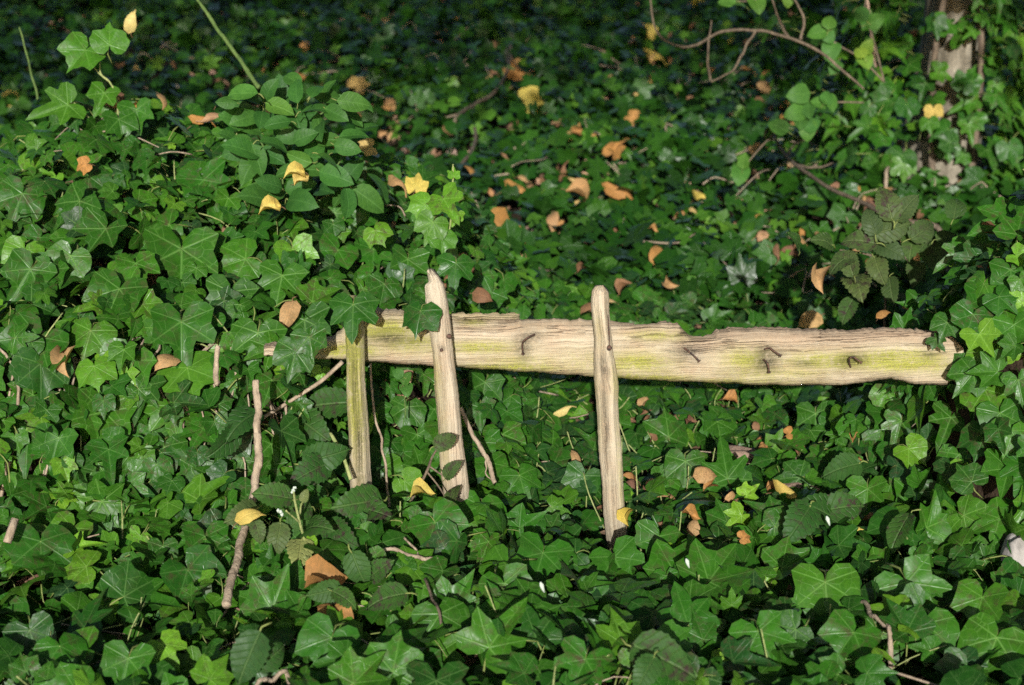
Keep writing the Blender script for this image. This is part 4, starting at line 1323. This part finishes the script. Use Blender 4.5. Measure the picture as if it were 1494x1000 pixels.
# ------------------------------------------------------------------ fallen leaves
BR, OR, TAN, PALE, YEL = .12, .40, .52, .72, .88
FALL = [
    (190, 30, 34, 80, .97, 0, "pale yellow leaf hanging in the dark above the upper left ivy sprig"),
    (15, 145, 34, 30, YEL, 1, "yellow lobed leaf at the left edge under the dark corner"),
    (126, 240, 28, 200, OR, 1, "orange lobed leaf on top of the ivy bank"),
    (440, 113, 26, 10, OR, 0, "orange-brown leaf just above the oval-leaved shrub"),
    (520, 125, 34, 60, PALE, 1, "pale yellow lobed leaf right of the shrub's top"),
    (570, 148, 24, 80, TAN, 0, "tan rounded leaf right of the shrub's top, by the pale yellow one"),
    (540, 215, 34, 200, PALE, 1, "cream leaf cluster touching the shrub's right side"),
    (583, 263, 40, 330, TAN, 2, "curled tan leaf beside the yellow one right of the shrub"),
    (606, 275, 38, 75, YEL, 1, "yellow curled leaf right of the shrub above the pale ivy sprig"),
    (768, 147, 46, 0, YEL, 1, "yellow leaf spread flat near the curved twig"),
    (945, 46, 28, 120, .9, 0, "broad yellow leaf left of the arching branch"),
    (958, 80, 32, 0, .80, 2, "orange-yellow leaf below the broad yellow leaf"),
    (1065, 56, 14, 90, YEL, 0, "small yellow leaf under the arching branch"),
    (1020, 4, 18, 0, YEL, 0, "yellow leaf at the top edge right of the arching branch's start"),
    (1117, 128, 26, 280, TAN, 0, "upright tan leaf under the fork of the arching branch"),
    (1095, 100, 30, 330, OR, 2, "orange folded leaf inside the fork of the arching branch"),
    (760, 105, 40, 340, OR, 0, "long orange-brown leaf above the yellow flat one"),
    (895, 222, 38, 60, OR, 1, "brown lobed leaf with its stalk raised in the middle of the slope"),
    (760, 273, 42, 350, OR, 2, "long narrow orange leaf lying level, leftmost of three in a row"),
    (845, 283, 36, 350, TAN, 0, "orange-tan leaf lying level, middle of three in a row"),
    (910, 279, 46, 5, OR, 2, "narrow orange leaf with a pale stalk, rightmost of three in a row"),
    (806, 322, 36, 280, TAN, 0, "tan leaf hanging point down above the middle of the rail"),
    (730, 338, 52, 340, OR, 0, "large orange-brown leaf above the rail's splintered top"),
    (765, 347, 36, 330, OR, 2, "orange-brown leaf tucked behind the large one above the splinter"),
    (690, 250, 30, 110, OR, 0, "brown curled leaf above the bright ivy sprig"),
    (820, 250, 26, 100, BR, 2, "dark red-brown curled leaf in mid slope"),
    (960, 368, 34, 80, OR, 0, "orange leaf standing behind the right paling's tip"),
    (920, 170, 26, 330, OR, 1, "bright orange leaf scrap high on the slope"),
    (1195, 410, 40, 275, .56, 0, "large pale tan leaf upright behind the right half of the rail"),
    (1180, 467, 36, 210, .62, 0, "yellowish tan leaf standing against the rail's far side"),
    (1291, 455, 24, 45, OR, 0, "small rust leaf behind the rail under the dusty bramble"),
    (1333, 437, 30, 50, TAN, 2, "thin tan leaf slanting behind the right end of the rail"),
    (1020, 283, 32, 345, YEL, 2, "narrow yellow leaf on the slope under the sloping branch"),
    (1105, 214, 30, 0, TAN, 0, "tan leaf left of the sloping branch's top"),
    (1290, 292, 18, 0, YEL, 0, "tiny yellow leaf by the sloping branch's middle"),
    (705, 432, 30, 340, BR, 0, "rusty leaf just above the rail right of the middle paling"),
    (840, 666, 30, 100, .55, 0, "pale tan leaf standing in the ivy between middle and right palings"),
    (824, 596, 28, 60, .98, 2, "cream folded leaf in the gap left of the right paling"),
    (1032, 691, 34, 10, TAN, 0, "tan leaf under the rail right of the right paling"),
    (1150, 633, 24, 20, OR, 1, "orange lobed leaf under the right half of the rail"),
    (917, 752, 28, 90, .84, 0, "mustard leaf touching the right side of the right paling's foot"),
    (1152, 718, 44, 350, YEL, 2, "long yellow leaf before the rotten wood"),
    (1070, 722, 24, 30, TAN, 0, "light tan leaf in the ivy right of the right paling's foot"),
    (1010, 752, 26, 330, OR, 0, "brown leaf right of the mustard leaf"),
    (1083, 785, 24, 20, OR, 1, "orange scrap of leaf below the dark bramble leaf"),
    (1245, 772, 26, 10, .9, 0, "yellow leaf pressed under the right ivy"),
    (478, 848, 62, 15, .33, 0, "large crumpled brown leaf below the bramble shoot, upper of two"),
    (488, 888, 56, 280, .36, 1, "large torn brown leaf below the bramble shoot, lower of two"),
    (365, 750, 42, 25, .88, 0, "bright yellow folded leaf caught on the pale stick"),
    (618, 720, 34, 0, YEL, 0, "yellow leaf tucked behind the sapling's foot"),
    (1390, 245, 24, 20, TAN, 0, "tan leaf at the foot of the ivy-clad trunk"),
    (420, 462, 52, 250, .56, 0, "dry tan leaf showing in a gap of the bank beside the rail's left end"),
    (95, 530, 44, 280, .55, 0, "dry grey-tan leaf in a gap at the left of the bank"),
    (240, 525, 40, 240, .54, 0, "dry tan leaf in the gap under the big dark ivy leaf"),
]
for k, (px, py, w_, a, ti, kind, lab) in enumerate(FALL):
    p = hit(px, py, .095 if py < 420 else .08)
    if (px, py) == (190, 30):
        p = at(px, py, 3.7)
    if (px, py) == (365, 750):
        p = at(px, py, 2.21)
    if (px, py) in ((1195, 410), (1180, 465), (1291, 455), (1333, 437), (705, 432)):
        p = at(px, py, 2.95)
    s_ = w_ / F * depth(p) * (1.06 if kind != 1 else .92)
    me = DLOB_ME[k % 3] if kind == 1 else DEAD_ME[(k % 2) * 4 + (2 if kind == 2 else (k % 3 if k % 3 != 2 else 3))]
    o = leaf_obj("fallen_leaf", me, p, facing(p, a, .35, rng.uniform(-.2, .2), .2), s_, ti, None)
    tag(o, lab, "leaf", "fallen leaves scattered over the ivy")
LAND = [(x[0], x[1], x[6]) for x in []]
for x_, y_, nm in ((285, 30, 'the slanting green stem'), (430, 190, 'the oval-leaved shrub'), (140, 90, 'the tall ivy sprig'), (715, 135, 'the curved dark twig'), (684, 215, 'the short dark twig'),
                   (1050, 48, 'the arching branch'), (1200, 268, 'the sloping bare branch'), (1225, 178, 'the straight short twig'), (1270, 60, 'the reddish stem'), (1375, 150, 'the ivy-clad trunk'),
                   (1290, 350, 'the dusty bramble'), (635, 395, "the middle paling's tip"), (875, 418, "the right paling's tip"), (650, 290, 'the bright ivy sprig'), (768, 147, 'the flat yellow leaf'),
                   (945, 46, 'the broad yellow leaf'), (895, 222, 'the brown lobed leaf'), (845, 283, 'the level tan leaf'), (730, 338, 'the large orange-brown leaf'), (806, 322, 'the hanging tan leaf'),
                   (520, 125, 'the pale yellow lobed leaf'), (1117, 128, 'the upright tan leaf'), (1020, 283, 'the narrow yellow leaf'), (1195, 410, 'the large pale tan leaf'), (960, 368, 'the standing orange leaf'),
                   (760, 105, 'the long orange-brown leaf'), (606, 275, 'the yellow curled leaf'), (920, 170, 'the bright orange scrap'), (757, 462, "the rail's splintered strip"), (1000, 520, "the rail's knotted middle"),
                   (1240, 530, "the rail's bent staple"), (895, 700, "the right paling's foot"), (1105, 668, 'the rotten wood slab'), (1200, 745, 'the wide dark bramble leaf'), (1185, 712, 'the flaking brown wood'),
                   (1150, 633, 'the orange lobed leaf'), (1032, 691, 'the tan leaf under the rail'), (1310, 778, 'the rounded bramble leaf'), (15, 145, 'the yellow lobed leaf at the left edge')):
    LAND.append((x_, y_, nm))
USED = set()


def small_label(px, py, tint, kind):
    hue = {.1: 'dark brown', .2: 'brown', .35: 'rust', .4: 'orange', .45: 'orange-tan', .55: 'tan', .7: 'pale tan'}[round(float(tint), 2)]
    shp = ('slim', 'curled', 'twisted', 'broad')[kind % 4]
    for x_, y_, nm in sorted(LAND, key=lambda q: math.hypot(q[0] - px, q[1] - py)):
        dx, dy = px - x_, py - y_
        far_ = 'close' if math.hypot(dx, dy) < 45 else 'a little way' if math.hypot(dx, dy) < 110 else 'well'
        if abs(dx) > 1.8 * abs(dy):
            d = 'right of' if dx > 0 else 'left of'
        elif abs(dy) > 1.8 * abs(dx):
            d = 'below' if dy > 0 else 'above'
        else:
            d = ('below and ' if dy > 0 else 'above and ') + ('right of' if dx > 0 else 'left of')
        lab = 'small %s %s dead leaf %s %s %s' % (hue, shp, far_, d, nm)
        if lab not in USED and len(lab.split()) <= 16:
            USED.add(lab)
            return lab


n_ = 0
while n_ < 170:
    if n_ % 3 and n_ > 5:                                      # drifts: near the last one
        px, py = px + rng.normal(0, 45), py + rng.normal(0, 22)
        if not (0 < px < 1494 and 0 < py < 470):
            px, py = rng.uniform(0, 1494), rng.uniform(0, 470)
    else:
        px, py = rng.uniform(0, 1494), rng.uniform(0, 470)
    if px < 640 and py > 110 + .25 * px:
        continue
    if rng.random() > .45 + .55 * (400 < px < 1350):
        continue
    p = hit(px, py, .085)
    s_ = rng.uniform(.024, .052)
    kd, ti = int(rng.integers(0, 8)), rng.choice([.1, .1, .2, .2, .35, .4, .45, .55, .7])
    o = leaf_obj("fallen_leaf", DEAD_ME[kd], p, facing(p, rng.uniform(0, 360), .5, rng.uniform(-.3, .3), .3), s_, ti, None)
    tag(o, small_label(px, py, ti, kd), "leaf", "fallen leaves scattered over the ivy")
    n_ += 1
n_ = 0
while n_ < 40:
    px, py = rng.uniform(900, 1300), rng.uniform(580, 780)
    p = hit(px, py, .05)
    if not clear_fence(p[None])[0]:
        continue
    kd, ti = int(rng.integers(0, 8)), rng.choice([.1, .2, .35, .4, .55])
    o = leaf_obj("fallen_leaf", DEAD_ME[kd], p, facing(p, rng.uniform(0, 360), .5, 0, .3), rng.uniform(.02, .036), ti, None)
    tag(o, small_label(px, py, ti, kd), "leaf", "fallen leaf scraps under the rail")
    n_ += 1

for (px, py, w_, lab) in ((1003, 822, 8, 'white bird dropping on the ivy leaf right of the right paling'), (791, 857, 9, 'long white bird dropping between the lower ivy leaves'),
                          (1208, 760, 8, 'white bird dropping by the wide dark bramble leaf')):
    p = hit(px, py, .10)
    q = w_ / F * depth(p)
    V, Fc = tube_vf([p + np.array([-.3, 0, .9]) * q, p + np.array([-.1, 0, .4]) * q, p + np.array([.1, 0, -.2]) * q, p + np.array([.35, 0, -.9]) * q], [q * .15, q * .4, q * .3, q * .15], 7, .3)
    tag(link(bpy.data.objects.new("bird_dropping", mesh("bird_dropping", V, Fc, M_WHITE))), lab, "dropping")

# ------------------------------------------------------------------ rotten wood and stone


def lump(name, p, size, mat, label, cat, rot=0.0, seed=0, jag=.12):
    r = np.random.default_rng(seed)
    V, Fc = [], []
    nu, nv = 16, 9
    for j in range(nv + 1):
        ph_ = math.pi * j / nv
        for i in range(nu):
            th_ = 2 * math.pi * i / nu
            d = np.array([math.sin(ph_) * math.cos(th_), math.sin(ph_) * math.sin(th_), math.cos(ph_)])
            d = np.sign(d) * np.abs(d) ** .6
            q = d * np.array(size) * .5 * (1 + jag * math.sin(3 * th_ + seed) * math.sin(2 * ph_) + jag * .5 * r.normal())
            V.append((q[0] * math.cos(rot) - q[1] * math.sin(rot), q[0] * math.sin(rot) + q[1] * math.cos(rot), q[2]))
    for j in range(nv):
        for i in range(nu):
            i2 = (i + 1) % nu
            Fc.append((j * nu + i, (j + 1) * nu + i, (j + 1) * nu + i2, j * nu + i2))
    o = link(bpy.data.objects.new(name, mesh(name, V, Fc, mat)))
    o.location = Vector(p)
    return tag(o, label, cat)


lump("rotten_wood", hit(1105, 668, .03), (.17, .05, .03), M_ROT, "pinkish rotten wood slab half covered by ivy under the rail", "wood", -.35, 1)
lump("rotten_wood", hit(1185, 712, .03), (.16, .07, .03), M_ROT, "flaking brown wood piece behind the long yellow leaf", "wood", .1, 2)
lump("stone", hit(1488, 822, .05), (.06, .05, .085), M_STONE, "grey stone at the right edge among the ivy", "stone", .2, 3)
